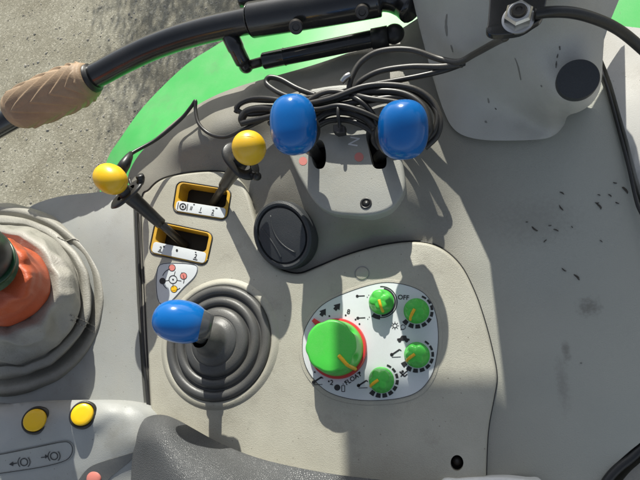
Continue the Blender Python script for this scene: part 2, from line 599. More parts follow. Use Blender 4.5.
def gravel():
    m = bpy.data.materials.new('gravel_ground')
    m.use_nodes = True
    n, l = m.node_tree.nodes, m.node_tree.links
    b = n['Principled BSDF']; b.inputs['Roughness'].default_value = 0.9
    tc = n.new('ShaderNodeTexCoord')
    v = n.new('ShaderNodeTexVoronoi'); v.inputs['Scale'].default_value = 120; v.inputs['Randomness'].default_value = 1
    l.new(tc.outputs['Object'], v.inputs['Vector'])
    v2 = n.new('ShaderNodeTexVoronoi'); v2.inputs['Scale'].default_value = 330
    l.new(tc.outputs['Object'], v2.inputs['Vector'])
    ns = n.new('ShaderNodeTexNoise'); ns.inputs['Scale'].default_value = 3.5; ns.inputs['Detail'].default_value = 9
    l.new(tc.outputs['Object'], ns.inputs['Vector'])
    cr = n.new('ShaderNodeValToRGB')
    e = cr.color_ramp.elements
    e[0].position = 0.0; e[0].color = (0.235, 0.22, 0.165, 1)
    e[1].position = 1.0; e[1].color = (0.46, 0.435, 0.35, 1)
    k = e.new(0.45); k.color = (0.295, 0.277, 0.21, 1)
    k = e.new(0.8); k.color = (0.32, 0.30, 0.23, 1)
    sep = n.new('ShaderNodeSeparateColor')
    l.new(v.outputs['Color'], sep.inputs[0])
    l.new(sep.outputs[0], cr.inputs[0])
    cr2 = n.new('ShaderNodeValToRGB')
    e = cr2.color_ramp.elements
    e[0].position = 0.35; e[0].color = (0.74, 0.72, 0.68, 1)
    e[1].position = 0.62; e[1].color = (1.0, 1.0, 1.0, 1)
    l.new(ns.outputs[0], cr2.inputs[0])
    mx = n.new('ShaderNodeMix'); mx.data_type = 'RGBA'; mx.blend_type = 'MULTIPLY'; mx.inputs[0].default_value = 1
    l.new(cr.outputs[0], mx.inputs[6]); l.new(cr2.outputs[0], mx.inputs[7])
    l.new(mx.outputs[2], b.inputs['Base Color'])
    ad = n.new('ShaderNodeMath'); ad.operation = 'ADD'
    l.new(v.outputs['Distance'], ad.inputs[0]); l.new(v2.outputs['Distance'], ad.inputs[1])
    bp = n.new('ShaderNodeBump'); bp.invert = True; bp.inputs['Strength'].default_value = 0.5; bp.inputs['Distance'].default_value = 0.003
    l.new(ad.outputs[0], bp.inputs['Height'])
    l.new(bp.outputs[0], b.inputs['Normal'])
    return m
M['gravel'] = gravel()
M['pebble'] = mat('pebble', (0.36, 0.34, 0.29), 0.85, (0.2, 0.185, 0.15), 14)

# ------------------------------------------------------------------ the setting
GZ = -1.45
bm = bmesh.new()
vs = [bm.verts.new((x, y, GZ)) for x, y in ((-150, -150), (150, -150), (150, 150), (-150, 150))]
bm.faces.new(vs)
g = part('ground', bm, M['gravel'], None, False)
g['kind'] = 'structure'
# loose stones
bm = bmesh.new()
base = bmesh.new()
bmesh.ops.create_icosphere(base, subdivisions=1, radius=1)
bv = [v.co.copy() for v in base.verts]
bf = [[v.index for v in f.verts] for f in base.faces]
base.free()
for i in range(5200):
    px, py = random.uniform(-120, 330), random.uniform(-160, 330)
    p = P(px, py, GZ)
    s = random.choice([0.0025, 0.003, 0.004, 0.005, 0.0085]) * random.uniform(0.6, 1.2)
    q = Matrix.Rotation(random.uniform(0, 6.3), 3, 'Z')
    sc = Vector((s * random.uniform(.8, 1.5), s * random.uniform(.7, 1.2), s * random.uniform(.4, .8)))
    vv = [bm.verts.new(p + q @ Vector((c.x * sc.x * random.uniform(.8, 1.2), c.y * sc.y, c.z * sc.z))) for c in bv]
    for f in bf:
        bm.faces.new([vv[k] for k in f])
pb = part('loose_stones', bm, M['pebble'], None, False)
pb['kind'] = 'stuff'
pb['label'] = 'loose small stones scattered over the gravel ground'
pb['category'] = 'stones'

bm = bmesh.new()
lp = [P(x, y, -0.20) for x, y in ((60, 215), (130, 175), (300, 120), (480, 40), (760, 60), (760, 620), (-150, 620), (-150, 300))]
fl = plate(lp, 0.03, 0.002)
fl = part('cab_floor', fl, M['floor'], None, False)
fl['kind'] = 'structure'

# unseen shrub, added out of view to cast dappled shade on the gravel
random.seed(5)
shc = P(230, 40, GZ) + Vector((.0, 2.75, 0))
shrub = thing('added_shade_shrub', 'unseen leafy green shrub added to shade the gravel', 'shrub', shc)
bm = bmesh.new()
for i in range(26000):
    a = random.uniform(0, 2 * PI); u = random.random() ** .45; zz = random.uniform(-1, 1)
    rr = math.sqrt(1 - zz * zz) * u
    p = shc + Vector((rr * math.cos(a) * 1.0, rr * math.sin(a) * .8, 1.25 + zz * u * 1.15))
    if noise.noise(p * 1.8) < -.3: continue
    sz = random.uniform(.012, .022)
    u1 = Vector((random.gauss(0, 1), random.gauss(0, 1), random.gauss(0, 1))).normalized(); u2 = u1.orthogonal().normalized()
    bm.faces.new([bm.verts.new(p + u1 * sz), bm.verts.new(p + u2 * sz * .5), bm.verts.new(p - u1 * sz), bm.verts.new(p - u2 * sz * .5)])
M['leaf'] = mat('leaf', (.05, .10, .03), .5)
M['bark'] = mat('bark', (.12, .09, .06), .8)
part('crown', bm, M['leaf'], shrub, False)
bm = bmesh.new()
for i in range(7):
    a = i * .9
    tube([shc, shc + Vector((.15 * math.cos(a), .15 * math.sin(a), .5)), shc + Vector((.6 * math.cos(a), .5 * math.sin(a), 1.6))], [.03, .022, .008], 8, bm=bm)
part('stems', bm, M['bark'], shrub)

# ------------------------------------------------------------------ green fender
fend = [(108, 158), (120, 139), (139, 112), (161, 88), (187, 64), (210, 49), (236, 34), (290, 8), (360, -18), (450, -40), (560, -52), (700, -60),
        (760, 0), (720, 60), (560, 60), (400, 130), (250, 190), (140, 260), (100, 240), (100, 190)]
fo = [(p.x, p.y) for p in catmull([Vector((x, y, 0)) for x, y in fend], 4, True)]
zff = tps([(108, 158, -.16), (140, 150, -.135), (161, 88, -.165), (187, 64, -.165), (236, 34, -.165), (300, 60, -.13), (250, 100, -.125), (200, 110, -.135), (360, -18, -.16), (450, 20, -.13),
           (560, -52, -.15), (700, -60, -.15), (720, 60, -.12), (400, 130, -.12), (140, 260, -.13), (560, 30, -.12), (100, 200, -.155)])
bm = sheet(fo, zff, 9, 0.05)
fen = solo('wheel_fender', bm, M['fender'], P(300, 60, -.18), 'bright green painted wheel fender seen beyond the console and below the black bar', 'fender', angle=50)

# ------------------------------------------------------------------ side console
console = thing('side_console', 'taupe side console carrying a beige cover with dials, lever gates and a grey lever plate', 'console', P(330, 300, -0.06))

beige_px = [(141, 205), (149, 189), (163, 178), (190, 172), (220, 171), (237, 177), (247, 192), (254, 215), (262, 245), (276, 266), (297, 273), (318, 266), (345, 255), (380, 245),
            (415, 241), (440, 247), (460, 264), (474, 290), (484, 318), (492, 348), (497, 376), (494, 398), (489, 425), (487, 450), (486, 490), (486, 540),
            (330, 548), (170, 540), (155, 470), (149.5, 400), (144.5, 300)]
ZB = 0.006
beige_loop = px_loop(beige_px, ZB, 5)
beige_cut = [(p.x, p.y) for p in catmull([Vector((x, y, 0)) for x, y in beige_px], 5, True)]
def shrink(poly, dist):
    lp = offset_poly([Vector((x, y, 0)) for x, y in poly], dist)
    return [(p.x, p.y) for p in lp]

plate_px = [(282, 138), (290, 158), (299, 177), (314, 201), (330, 212), (350, 215), (370, 215), (388, 210), (400, 198), (405, 184), (402, 160), (396, 140), (390, 104), (380, 88), (340, 84), (300, 92), (281, 108)]
ZP = 0.044
plate_cut = [(p.x, p.y) for p in catmull([Vector((x, y, 0)) for x, y in plate_px], 5, True)]

liner_px = [(137, 196), (128, 182), (131, 168), (142, 151), (162, 132), (185, 113), (212, 97), (240, 86), (275, 76), (310, 66), (345, 54), (385, 38), (430, 10), (470, -20), (560, -30), (592, 30),
            (606, 84), (622, 140), (640, 205), (668, 300), (668, 390), (650, 432), (625, 455), (606, 476), (596, 520), (590, 560),
            (330, 570), (168, 560), (156, 480), (147, 402), (142, 300), (139, 225)]
liner = [(p.x, p.y) for p in catmull([Vector((x, y, 0)) for x, y in liner_px], 4, True)]
zl = tps([(137, 196, -.012), (131, 168, -.02), (162, 132, -.018), (185, 113, -.015), (240, 86, -.005), (310, 66, .005), (385, 38, .0), (430, 10, -.01),
          (146, 180, -.004), (165, 170, .001), (190, 164, .003), (180, 140, .018), (215, 120, .027), (250, 108, .033), (215, 163, .002), (238, 168, .002), (240, 148, .016), (256, 205, -.002),
          (285, 160, .030), (300, 185, .030), (275, 190, .018), (300, 85, .030), (340, 76, .029), (270, 130, .029),
          (318, 208, .030), (335, 218, .030), (360, 221, .029), (385, 217, .029), (406, 200, .029), (412, 180, .029), (408, 140, .029), (400, 90, .02),
          (310, 250, .004), (340, 243, .004), (375, 234, .004), (345, 232, .014), (415, 232, .002), (300, 225, .012), (285, 245, .003), (440, 236, .0), (425, 205, .014), (455, 200, .0), (440, 160, .008),
          (470, 262, -.001), (490, 318, -.001), (503, 376, -.002), (495, 425, -.003), (492, 480, -.004), (430, 100, .004),
          (500, 200, -.006), (540, 300, -.018), (545, 400, -.018), (560, 200, -.004), (600, 300, -.012), (610, 400, -.012), (650, 300, -.006), (640, 205, -.004),
          (606, 84, .0), (560, 480, -.02), (606, 476, -.02), (560, 60, .0), (500, 60, .0), (480, 140, .0), (560, 140, .0),
          (147, 402, -.004), (142, 300, -.004), (156, 480, -.004), (330, 560, -.01)], 2e-4)
bm = sheet(liner, zl, 5, 0.05, cut=[shrink(beige_cut, 9), shrink(plate_cut, 6)])
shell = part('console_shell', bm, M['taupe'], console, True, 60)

# lever gates are cut through the cover
def gate_loop(cx, cy, wd, ht, ang, z, rad=5, n=5):
    pts = []
    ca, sa = math.cos(R(ang)), math.sin(R(ang))
    for sx, sy, a0 in ((1, 1, 0), (-1, 1, 90), (-1, -1, 180), (1, -1, 270)):
        for k in range(n + 1):
            a = R(a0 + 90 * k / n)
            x = sx * (wd / 2 - rad) + rad * math.cos(a)
            y = sy * (ht / 2 - rad) + rad * math.sin(a)
            pts.append(P(cx + x * ca - y * sa, cy + x * sa + y * ca, z))
    return pts
G1 = (202, 200.5, 54, 30, 9)          # behind
G2 = (181, 243, 58, 32, 12)           # in front
def gopen(G):                          # the open part above the sticker
    cx, cy, wd, ht, an = G
    o = -ht * 0.17
    return (cx - o * math.sin(R(an)), cy + o * math.cos(R(an)), wd - 6, ht * 0.60, an)
holes = [gate_loop(*gopen(G), ZB, 4) for G in (G1, G2)]
bolt_hole = [P(457 + 6.5 * math.cos(a), 463 + 8 * math.sin(a), ZB) for a in [2 * PI * k / 20 for k in range(20)]]
bm = plate(beige_loop, 0.03, 0.0045, holes + [bolt_hole], 0.012)
cover = part('cover_panel', bm, M['beige'], console, True, 35)
gl = []
for x, y in beige_cut:
    q = P(x, y, ZB)
    if y < 500:
        v_ = (q - Vector((0, 0, H))).normalized()
        gl.append(P(x, y, min(zl(x, y) + .0006, ZB - .002)))
i0 = max(range(len(gl)), key=lambda i: (gl[i] - gl[i - 1]).length)
gl = gl[i0:] + gl[:i0]
part('cover_edge_line', tube(gl, .0008, 8), M['black'], cover)  # thin black line along the crease at the cover edge
bm = lathe([(0.0115, 0), (0.0115, 0.001)], Matrix.Translation(P(457, 463, ZB - 0.014)), 24)
part('screw_well', bm, M['void'], cover)
bm = lathe([(0.0005, 0.0025), (0.0035, .002), (0.0045, 0.0), (0.0045, -.002)], Matrix.Translation(P(457, 461, ZB - 0.0095)), 20)
part('screw', bm, M['darkmetal'], cover)
# round blanking plug with a thin groove
bm = lathe([(0.0, 0.0012), (0.0066, 0.0012), (0.0073, 0.0008), (0.0076, 0)], Matrix.Translation(P(362, 273.5, ZB)), 32, cap=False)
part('blanking_plug', bm, M['beige'], cover)
bm = lathe([(0.0077, 0.0003), (0.0086, 0.0003)], Matrix.Translation(P(362, 273.5, ZB)), 32, cap=False)
part('plug_groove', bm, M['greyink'], cover)

for G in (G1, G2):
    cx, cy, wd, ht, an = G
    outer = gate_loop(*G, ZB + 0.0018, 6)
    inner = gate_loop(*gopen(G), ZB + 0.0018, 4)
    fr = part('gate_frame', plate(outer, 0.0016, 0.0008, [inner], 0.022), M['yellowframe'], console, True, 35)
    # black outline gasket around the frame
    bm = tube(gate_loop(cx, cy, wd + 1.2, ht + 1.2, an, ZB + 0.0006, 6.5) + gate_loop(cx, cy, wd + 1.2, ht + 1.2, an, ZB + 0.0006, 6.5)[:1], 0.0009, 6)
    part('gate_gasket', bm, M['black'], fr)
    g2 = gopen(G)
    # recess: dark floor and the narrower black slit where the lever runs
    bm = plate(gate_loop(g2[0], g2[1], g2[2] + 10, g2[3] + 10, an, ZB - 0.021, 5), 0.004, 0.001)
    part('gate_floor', bm, M['void'], fr)
    o = ht * 0.30
    scx, scy = cx - o * math.sin(R(an)), cy + o * math.cos(R(an))
    st = gate_loop(scx, scy, wd - 4, ht * 0.34, an, ZB + 0.0023, 3)
    s_ = part('gate_sticker', plate(st, 0.0006, 0.0002), M['label'], fr, True, 35)
    k = Ink(ZB + 0.0023)
    ca, sa = math.cos(R(an)), math.sin(R(an))
    def L(x, y):
        return (scx + x * ca - y * sa, scy + x * sa + y * ca)
    if G is G1:
        k.arc(*L(-18, 0), 3, 0, 360, 1.2, 14); k.disc(*L(-18, 0), 1.2)
        k.line([L(-23, -3.5), L(-23, 3.5)], .7); k.line([L(-13.5, -3.5), L(-13.5, 3.5)], .7)
        k.text('II', *L(-9.5, 0.5), 4.2, an); k.text('1', *L(0, 0), 4.2, an); k.text('2', *L(12.5, 0.5), 4.2, an)
        k.line([L(-8, -3.8), L(-6.5, -3.8)], 1.1); k.line([L(11, 3.6), L(14, 3.6)], .8); k.line([L(14.5, -3.6), L(16.5, -3.6)], 1.1)
        k.line([L(-1.5, 3), L(1.5, 3)], .8)
    else:
        k.text('2', *L(-19, 0.4), 4.5, an); k.line([L(-21, 3.4), L(-17, 3.4)], .9); k.disc(*L(-16, -2.5), .9)
        k.disc(*L(-2.5, -1.5), 1.1, sy=1.3)
        k.text('2', *L(17, 0.4), 4.5, an); k.line([L(15, 3.6), L(19.5, 3.6)], .9); k.line([L(15.5, -3.6), L(17, -3.6)], .9)
    k.done('printed_symbols', M['ink'], s_)

# joystick diagram sticker
dia = [(160, 264), (178, 262.5), (194, 264), (198, 268), (195, 277), (184, 288), (174, 299), (166, 305), (159, 303), (156, 292), (156, 275)]
s_ = part('diagram_sticker', plate(px_loop(dia, ZB + 0.0005, 4), 0.0005, 0.0002), M['label'], console, True, 35)
k = Ink(ZB + 0.0005)
ol = [(p.x, p.y) for p in catmull([Vector((x, y, 0)) for x, y in dia], 4, True)]
ol = shrink(ol, 0.6)
k.line(ol + ol[:1], 0.6)
k.arc(173, 279.5, 4, 0, 360, .8, 18); k.arc(173, 279.5, 11, -40, 20, .7, 10); k.arc(173, 279.5, 11, 50, 95, .7, 10); k.arc(173, 279.5, 11, 125, 165, .7, 10); k.arc(173, 279.5, 11, 200, 255, .7, 10)
for a in (-75, 10, 90, 170):
    k.line([(173 + 4 * math.cos(R(a)), 279.5 + 4 * math.sin(R(a))), (173 + 8.5 * math.cos(R(a)), 279.5 + 8.5 * math.sin(R(a)))], .6)
k.disc(162.5, 281, 3.2); k.disc(173, 279.5, .9)
k.arc(172, 267.7, 3.3, 0, 360, .6, 16); k.arc(183.5, 276, 3.3, 0, 360, .6, 16); k.arc(174, 289, 3.3, 0, 360, .6, 16)
k.done('printed_symbols', M['ink'], s_)
for q in ((172, 267.7), (183.5, 276)):
    k = Ink(ZB + 0.0005); k.disc(*q, 3.0); k.done('red_dot', M['pink'], s_)
k = Ink(ZB + 0.0005); k.disc(174, 289, 3.0); k.done('yellow_dot', M['pointer'], s_)

# grey lever plate with two slots
slotA = [(313, 141), (321, 140), (325, 147), (326, 160), (323, 168), (316, 168), (312, 160), (311, 148)]
slotB = [(368, 128), (376, 129), (381, 138), (386, 155), (386, 166), (380, 169), (373, 166), (369, 150), (366, 136)]
sl = [px_loop(s, ZP, 4) for s in (slotA, slotB)]
lp = part('lever_plate', plate(px_loop(plate_px, ZP, 5), 0.03, 0.004, sl, 0.02), M['plate'], console, True, 35)
bm = plate(px_loop([(290, 120), (400, 120), (405, 190), (305, 190)], ZP - 0.021, 3), 0.003, 0.001)
part('slot_floor', bm, M['void'], lp)
# shadow gap moulding round the plate
for q in ((303, 161, 4.2), (359, 157, 4.6)):
    k = Ink(ZP); k.disc(*q); k.done('red_dot', M['pink'], lp)
k = Ink(ZP); k.text('N', 354.5, 141.5, 10.5, -72); k.done('lettering', M['whiteink'], lp)
bm = lathe([(0.0065, .0008), (0.006, .0012), (0.0045, .0012), (0.004, -.0005)], Matrix.Translation(P(366, 203.5, ZP)), 28, cap=False)
part('screw_ring', bm, M['black'], lp)
bm = lathe([(0.0042, 0), (0.0042, .0004)], Matrix.Translation(P(366, 203.5, ZP + .0002)), 24)
sc = part('screw', bm, M['black'], lp)

# round charcoal cap on the console flank
cp = P(282.5, 235, 0.022)
cax = (Vector((-0.15, -0.28, 1))).normalized()
Mx = axis_matrix(cp, cax)
rc = 33 * mpp(285, 237, 0.02)
def capsq(a, r, z):
    return r * (1 + 0.065 * math.cos(2 * (a + 1.05)))
bm = lathe([(rc * 1.02, -.016), (rc * 1.03, -.002), (rc * 1.0, .002), (rc * .93, .0035), (rc * .87, .0025), (rc * .85, -.001), (rc * .82, -.001), (rc * .80, .002), (rc * .5, .0035), (rc * .01, .004)], Mx, 64, rf=capsq)
rcap = part('round_cap', bm, M['capdark'], console, True, 40)
for cv, off_, ln in ((-.22, .06, .70), (.05, -.42, .55)):
    pts = []
    for t in [i / 24 for i in range(25)]:
        x = (-1 + 2 * t) * ln * rc
        y = off_ * rc + cv * rc * (1 - (2 * t - 1) ** 2)
        rad_ = math.hypot(x, y) / rc
        pts.append(Mx @ (Matrix.Rotation(R(-58), 3, 'Z') @ Vector((x, y, .0038 - .0024 * rad_ ** 2))))
    part('moulded_rib', tube(pts, 0.0010, 8), M['capdark'], rcap)

# joystick boot collar moulded in the cover
JC = P(218.5, 342, ZB)
jr = mpp(222, 341, ZB)
bm = lathe([(66 * jr, -.001), (63.5 * jr, .0012), (61 * jr, .003), (58.5 * jr, .0033), (57 * jr, .002), (57 * jr, -.001)], Matrix.Translation(JC), 72, cap=False)
part('boot_collar', bm, M['beige'], cover)

# ---- dial label with its print
def dq(x, y):
    return (295 + x / 3.553, 275 + y / 3.553)
lab = [dq(*p) for p in [(26, 255), (38, 185), (95, 108), (195, 58), (310, 27), (400, 37), (462, 68), (496, 125), (509, 205), (503, 290), (484, 358), (440, 412), (370, 438), (270, 446), (185, 438), (112, 412), (60, 362), (34, 312)]]
ZL = ZB + 0.0015
rim = [(p[0] + (p[0] - 371) * .055, p[1] + (p[1] - 341) * .065 + .8) for p in lab]
dp = part('dial_rim', plate(px_loop(rim, ZB + 0.0008, 5), 0.001, 0.0007), M['beige'], console, True, 35)
dp = part('dial_label', plate(px_loop(lab, ZL, 5), 0.001, 0.0003), M['label'], console, True, 35)
k = Ink(ZL)
ol = [(p.x, p.y) for p in catmull([Vector((x, y, 0)) for x, y in lab], 5, True)]
k.line(ol + ol[:1], 0.5)
def blocks(cx, cy, r, a0, a1, n, wd, fill=.72):
    st = (a1 - a0) / n
    for i in range(n):
        k.arc(cx, cy, r, a0 + st * i, a0 + st * (i + fill), wd[0] + (wd[1] - wd[0]) * i / max(1, n - 1), 3)
D1, D2, D3, D4 = (381.5, 302), (416.5, 311), (417, 355), (381.5, 380)
# dial 1: thin double ring and solid block
k.arc(*D1, 15.5, -95, 100, 1.0, 30); k.arc(*D1, 13.6, -80, 90, 1.6, 30)
k.arc(*D1, 15.5, 95, 125, 4.2, 6)
# dials 2-4: block scales
blocks(*D2, 15.6, -70, 150, 9, (2.0, 4.6))
blocks(*D3, 15.8, -60, 160, 9, (2.0, 4.6))
blocks(*D4, 15.8, -70, 140, 9, (2.0, 4.8))
k.text('OFF', *dq(385, 80), 4.8, 4)
k.text('8', *dq(190, 131), 5, 8)
k.text('2', *dq(130, 383), 5, 10)
k.text('FLOAT', *dq(207, 368), 4.6, -33)
for x, y in ((70, 345), (92, 365), (120, 378), (178, 380), (230, 348), (122, 146), (180, 143), (229, 174), (215, 158)):
    k.disc(*dq(x, y), .95, 10)
# arrows
for x, y, a in ((100, 133, 35), (150, 113, 40)):
    X, Y = dq(x, y)
    ca, sa = math.cos(R(a)), math.sin(R(a))
    k.poly([(X + u * ca - v * sa, Y + u * sa + v * ca) for u, v in ((-4, 1.2), (0, -4.6), (4, 1.2), (1.9, 1.2), (1.9, 4), (-1.9, 4), (-1.9, 1.2))])
# pictograms: lifting arms, sun, tractor, hitch, plug
def arm(x, y):
    X, Y = dq(x, y)
    k.line([(X - 5, Y + 3), (X + 4, Y - 3)], 1.6); k.disc(X - 4, Y + 2.2, 1.8, 10); k.line([(X + 4, Y - 3), (X + 5.5, Y - 1.5)], 1)
for x, y in ((80, 373), (240, 385), (358, 275)):
    arm(x, y); X, Y = dq(x, y); k.line([(X - 4, Y + 4.8), (X + 5, Y + 4.4)], .6)
for x, y in ((230, 75), (232, 153)):
    X, Y = dq(x, y); k.line([(X - 3, Y), (X + 5, Y - .4)], 1); k.disc(X - 2.5, Y, 1.5, 10); k.disc(X + 7.5, Y + 1, .5, 6); k.disc(X + 9, Y - 1, .5, 6)
X, Y = dq(355, 180)
k.arc(X, Y, 2.1, 0, 360, .8, 14)
for a in range(0, 360, 45):
    k.line([(X + 2.9 * math.cos(R(a)), Y + 2.9 * math.sin(R(a))), (X + 4.0 * math.cos(R(a)), Y + 4.0 * math.sin(R(a)))], .7)
k.arc(X + 8, Y + 1.5, 2.4, 0, 360, .6, 12); k.line([(X + 5.5, Y + 4), (X + 9, Y + 3.5)], .6)
X, Y = dq(384, 226)
k.poly([(X - 6, Y), (X - 3, Y - .6), (X - 1.5, Y - 3), (X + 3, Y - 3), (X + 3.8, Y - .4), (X + 6.5, Y + .2), (X + 6.5, Y + 2), (X - 6, Y + 2)])
k.disc(X - 3.5, Y + 2.2, 1.7, 10); k.disc(X + 3.5, Y + 2.2, 1.7, 10)
X, Y = dq(386, 350)
k.line([(X - 4, Y - 2), (X + 1, Y + 3)], 1.5); k.line([(X - 3, Y + 3), (X + 4, Y - 3)], 1.2); k.line([(X + 1, Y + 3), (X + 3.5, Y + .5)], 1.2); k.disc(X - 1, Y - 2, 1.4, 8)
X, Y = dq(150, 400)
k.disc(X, Y, 3.1, 16); k.line([(X + 4.5, Y - 2), (X + 7.5, Y - 2), (X + 7.5, Y + 4), (X + 4.5, Y + 4), (X + 4.5, Y - 2)], .7); k.line([(X + 5.5, Y - 3.5), (X + 6.5, Y - 3.5)], .8)
k.done('printed_symbols', M['ink'], dp)

# ------------------------------------------------------------------ dials
def small_dial(cpx, ang, label, name='rotary_dial', rb=12.0, h=0.0175):
    base = P(cpx[0], cpx[1], ZL)
    m_ = mpp(cpx[0], cpx[1], ZL)
    r = rb * m_
    t = thing(name, label, 'dial', base, 'small green dials on the white label')
    u = (P(cpx[0] + math.cos(R(ang)), cpx[1] + math.sin(R(ang)), ZL) - base).normalized()
    Mt = axis_matrix(base, (0, 0, 1), u)
    def rf(a, rr, z):
        dd = 0
        for c in (55, 125, 235, 305):
            x = (a - R(c) + PI) % (2 * PI) - PI
            dd += 0.22 * r * math.exp(-(x / 0.3) ** 2) * math.exp(-((z - h * .80) / (h * .30)) ** 2)
        return max(0.0001, rr - dd) if rr > 0.3 * r else rr
    prof = [(r * 1.05, 0), (r * 1.05, .0018), (r * 1.0, .0022)]
    prof += [(r * (1.0 - .14 * i / 8), .0022 + (h * .74 - .0022) * i / 8) for i in range(1, 9)]
    prof += [(r * .86 - h * .22 * (1 - math.cos(R(90 * i / 6))), h * .74 + h * .22 * math.sin(R(90 * i / 6))) for i in range(1, 7)]
    prof += [(r * .4, h * .985), (r * .2, h), (r * .01, h)]
    part('dial_body', lathe(prof, Mt, 64, rf=rf), M['green'], t, True)
    pts = [Mt @ Vector((r * .05, 0, h + .0001)), Mt @ Vector((r * .5, 0, h * .985 + .0002)), Mt @ Vector((r * .80, 0, h * .80)), Mt @ Vector((r * .93, 0, h * .55))]
    part('pointer', tube(catmull(pts, 6), 0.0016, 8), M['pointer'], t)
    return t
small_dial(D1, 75, 'small green dial beside the arrows, topmost of the four, under a double black ring')
small_dial(D2, 118, 'small green dial next to the word OFF')
small_dial(D3, 145, 'small green dial just below the tractor pictogram at the label edge')
small_dial(D4, 145, 'small green dial lowest on the white label, right of the word FLOAT')

BC = (338, 348.5)
base = P(*BC, ZL)
bmr = mpp(*BC, ZL)
r = 29.5 * bmr
h = 0.034
t = thing('large_rotary_dial', 'large green dial with red base ring and yellow pointer', 'dial', base)
ud = (P(BC[0] + math.cos(R(48)), BC[1] + math.sin(R(48)), ZL) - base).normalized()
Mt = axis_matrix(base, (0, 0, 1), ud)
part('red_ring', lathe([(r * .9, 0), (r * 1.0, 0.0003), (r * 1.0, .005), (r * .985, .0063), (r * .93, .0066), (r * .85, .0066)], Mt, 72, cap=False), M['red'], t, True, 50)
tab = [P(x, y, ZL + .0045) for x, y in ((314, 318), (311.5, 321), (319, 329), (324, 325))]
part('ring_tab', plate(tab, 0.0045, 0.0006), M['red'], t, True, 40)
def rfb(a, rr, z):
    dd = 0
    for c in (-70, -25, 22, 84, 155, 215, 250):
        x = (a - R(c) + PI) % (2 * PI) - PI
        dd += 0.15 * r * math.exp(-(x / 0.15) ** 2) * math.exp(-((z - h * .74) / (h * .17)) ** 2)
    return rr - (dd if rr > .6 * r else 0)
rt = r * .84
prof = [(r * .92, .004)] + [(r * (.92 - .07 * i / 24), .004 + (h * .9 - .004) * i / 24) for i in range(1, 25)]
prof += [(r * .85 - .0035 * (1 - math.cos(R(90 * i / 5))), h * .9 + .0035 * math.sin(R(90 * i / 5))) for i in range(1, 6)]
prof += [(rt * .6, h * .9 + .0035), (rt * .01, h * .9 + .0035)]
part('dial_body', lathe(prof, Mt, 96, rf=rfb), M['green'], t, True, 60)
zt = h * .9 + .0035
pts = [Mt @ Vector((r * .42, 0, zt)), Mt @ Vector((r * .70, 0, zt)), Mt @ Vector((r * .83, 0, zt - .003)), Mt @ Vector((r * .90, 0, h * .45)), Mt @ Vector((r * .94, 0, h * .22))]
part('pointer', tube(catmull(pts, 6), 0.0020, 8), M['pointer'], t)

# ------------------------------------------------------------------ levers
def knob_basis(axis, roll=0):
    return axis
def yellow_lever(foot, foot_z, knob, knob_z, rads, eaxis, label, collar_t, ring_side):
    b = P(*foot, foot_z)
    kc = P(*knob, knob_z)
    t = thing('gate_lever', label, 'lever', b, 'yellow knobbed levers')
    ax = (kc - b).normalized()
    part('lever_shaft', tube([b, b.lerp(kc, .55)], [0.0052, 0.0052], 14), M['darkmetal'], t)
    s0, s1 = b.lerp(kc, .36), b.lerp(kc, .97)
    pts = [s0.lerp(s1, i / 10) for i in range(11)]
    part('lever_sleeve', tube(pts, [.0072, .0074, .0078, .0082, .0086, .0088, .0095, .0095, .0085, .008, .0078], 20), M['black'], t)
    # finger collar: an oval ring plate with two upturned ears
    c = b.lerp(kc, collar_t)
    side = (P(knob[0] + ring_side[0], knob[1] + ring_side[1], knob_z) - kc).normalized()
    Mc = axis_matrix(c, ax, side)
    def rf(a, rr, z):
        return rr * (1 + .5 * abs(math.cos(a)) ** 2)
    bmc = lathe([(.009, -.002), (.0155, -.002), (.0172, 0), (.0155, .002), (.009, .002)], Mc, 40, rf=rf, cap=False)
    col = part('finger_collar', bmc, M['black'], t, True)
    pe = [Mc @ Vector(v) for v in ((.020, 0, 0), (.0245, 0, .003), (.027, 0, .008))]
    part('collar_ear', tube(catmull(pe, 5), [.0045] * 6 + [.005] * 4 + [.0046], 12), M['black'], col)
    m_ = mpp(*knob, knob_z)
    Mk = axis_matrix(kc, eaxis, (1, 0, 0))
    kn = part('knob', superegg(Mk, rads[0] * m_, rads[1] * m_, rads[2] * m_, 44, 28, 2.15), M['yellow'], t)
    # moulding seam round the knob
    sm = []
    for i in range(49):
        a = 2 * PI * i / 48
        sm.append(Mk @ Vector((rads[0] * m_ * 1.001 * math.cos(a) * .998, 0.0, rads[2] * m_ * 1.001 * math.sin(a) * .998)))
    part('knob_seam', tube(sm, 0.00035, 6, cap=False), M['yellowframe'], kn)
    return t
ra = (P(128, 192, .10) - P(92, 168, .10)).normalized()
yellow_lever((186, 246), -0.012, (110.5, 179), 0.098, (14.8, 14.8, 18.5), ra, 'yellow knobbed lever beside the front console, in the gate nearer the diagram sticker', .80, (10, -8))
yellow_lever((213, 203), -0.012, (249, 148), 0.098, (17, 16.5, 18), Vector((.35, .2, 1)), 'yellow knobbed lever close to the blue knob, in the gate further from the diagram sticker', .80, (10, 6))

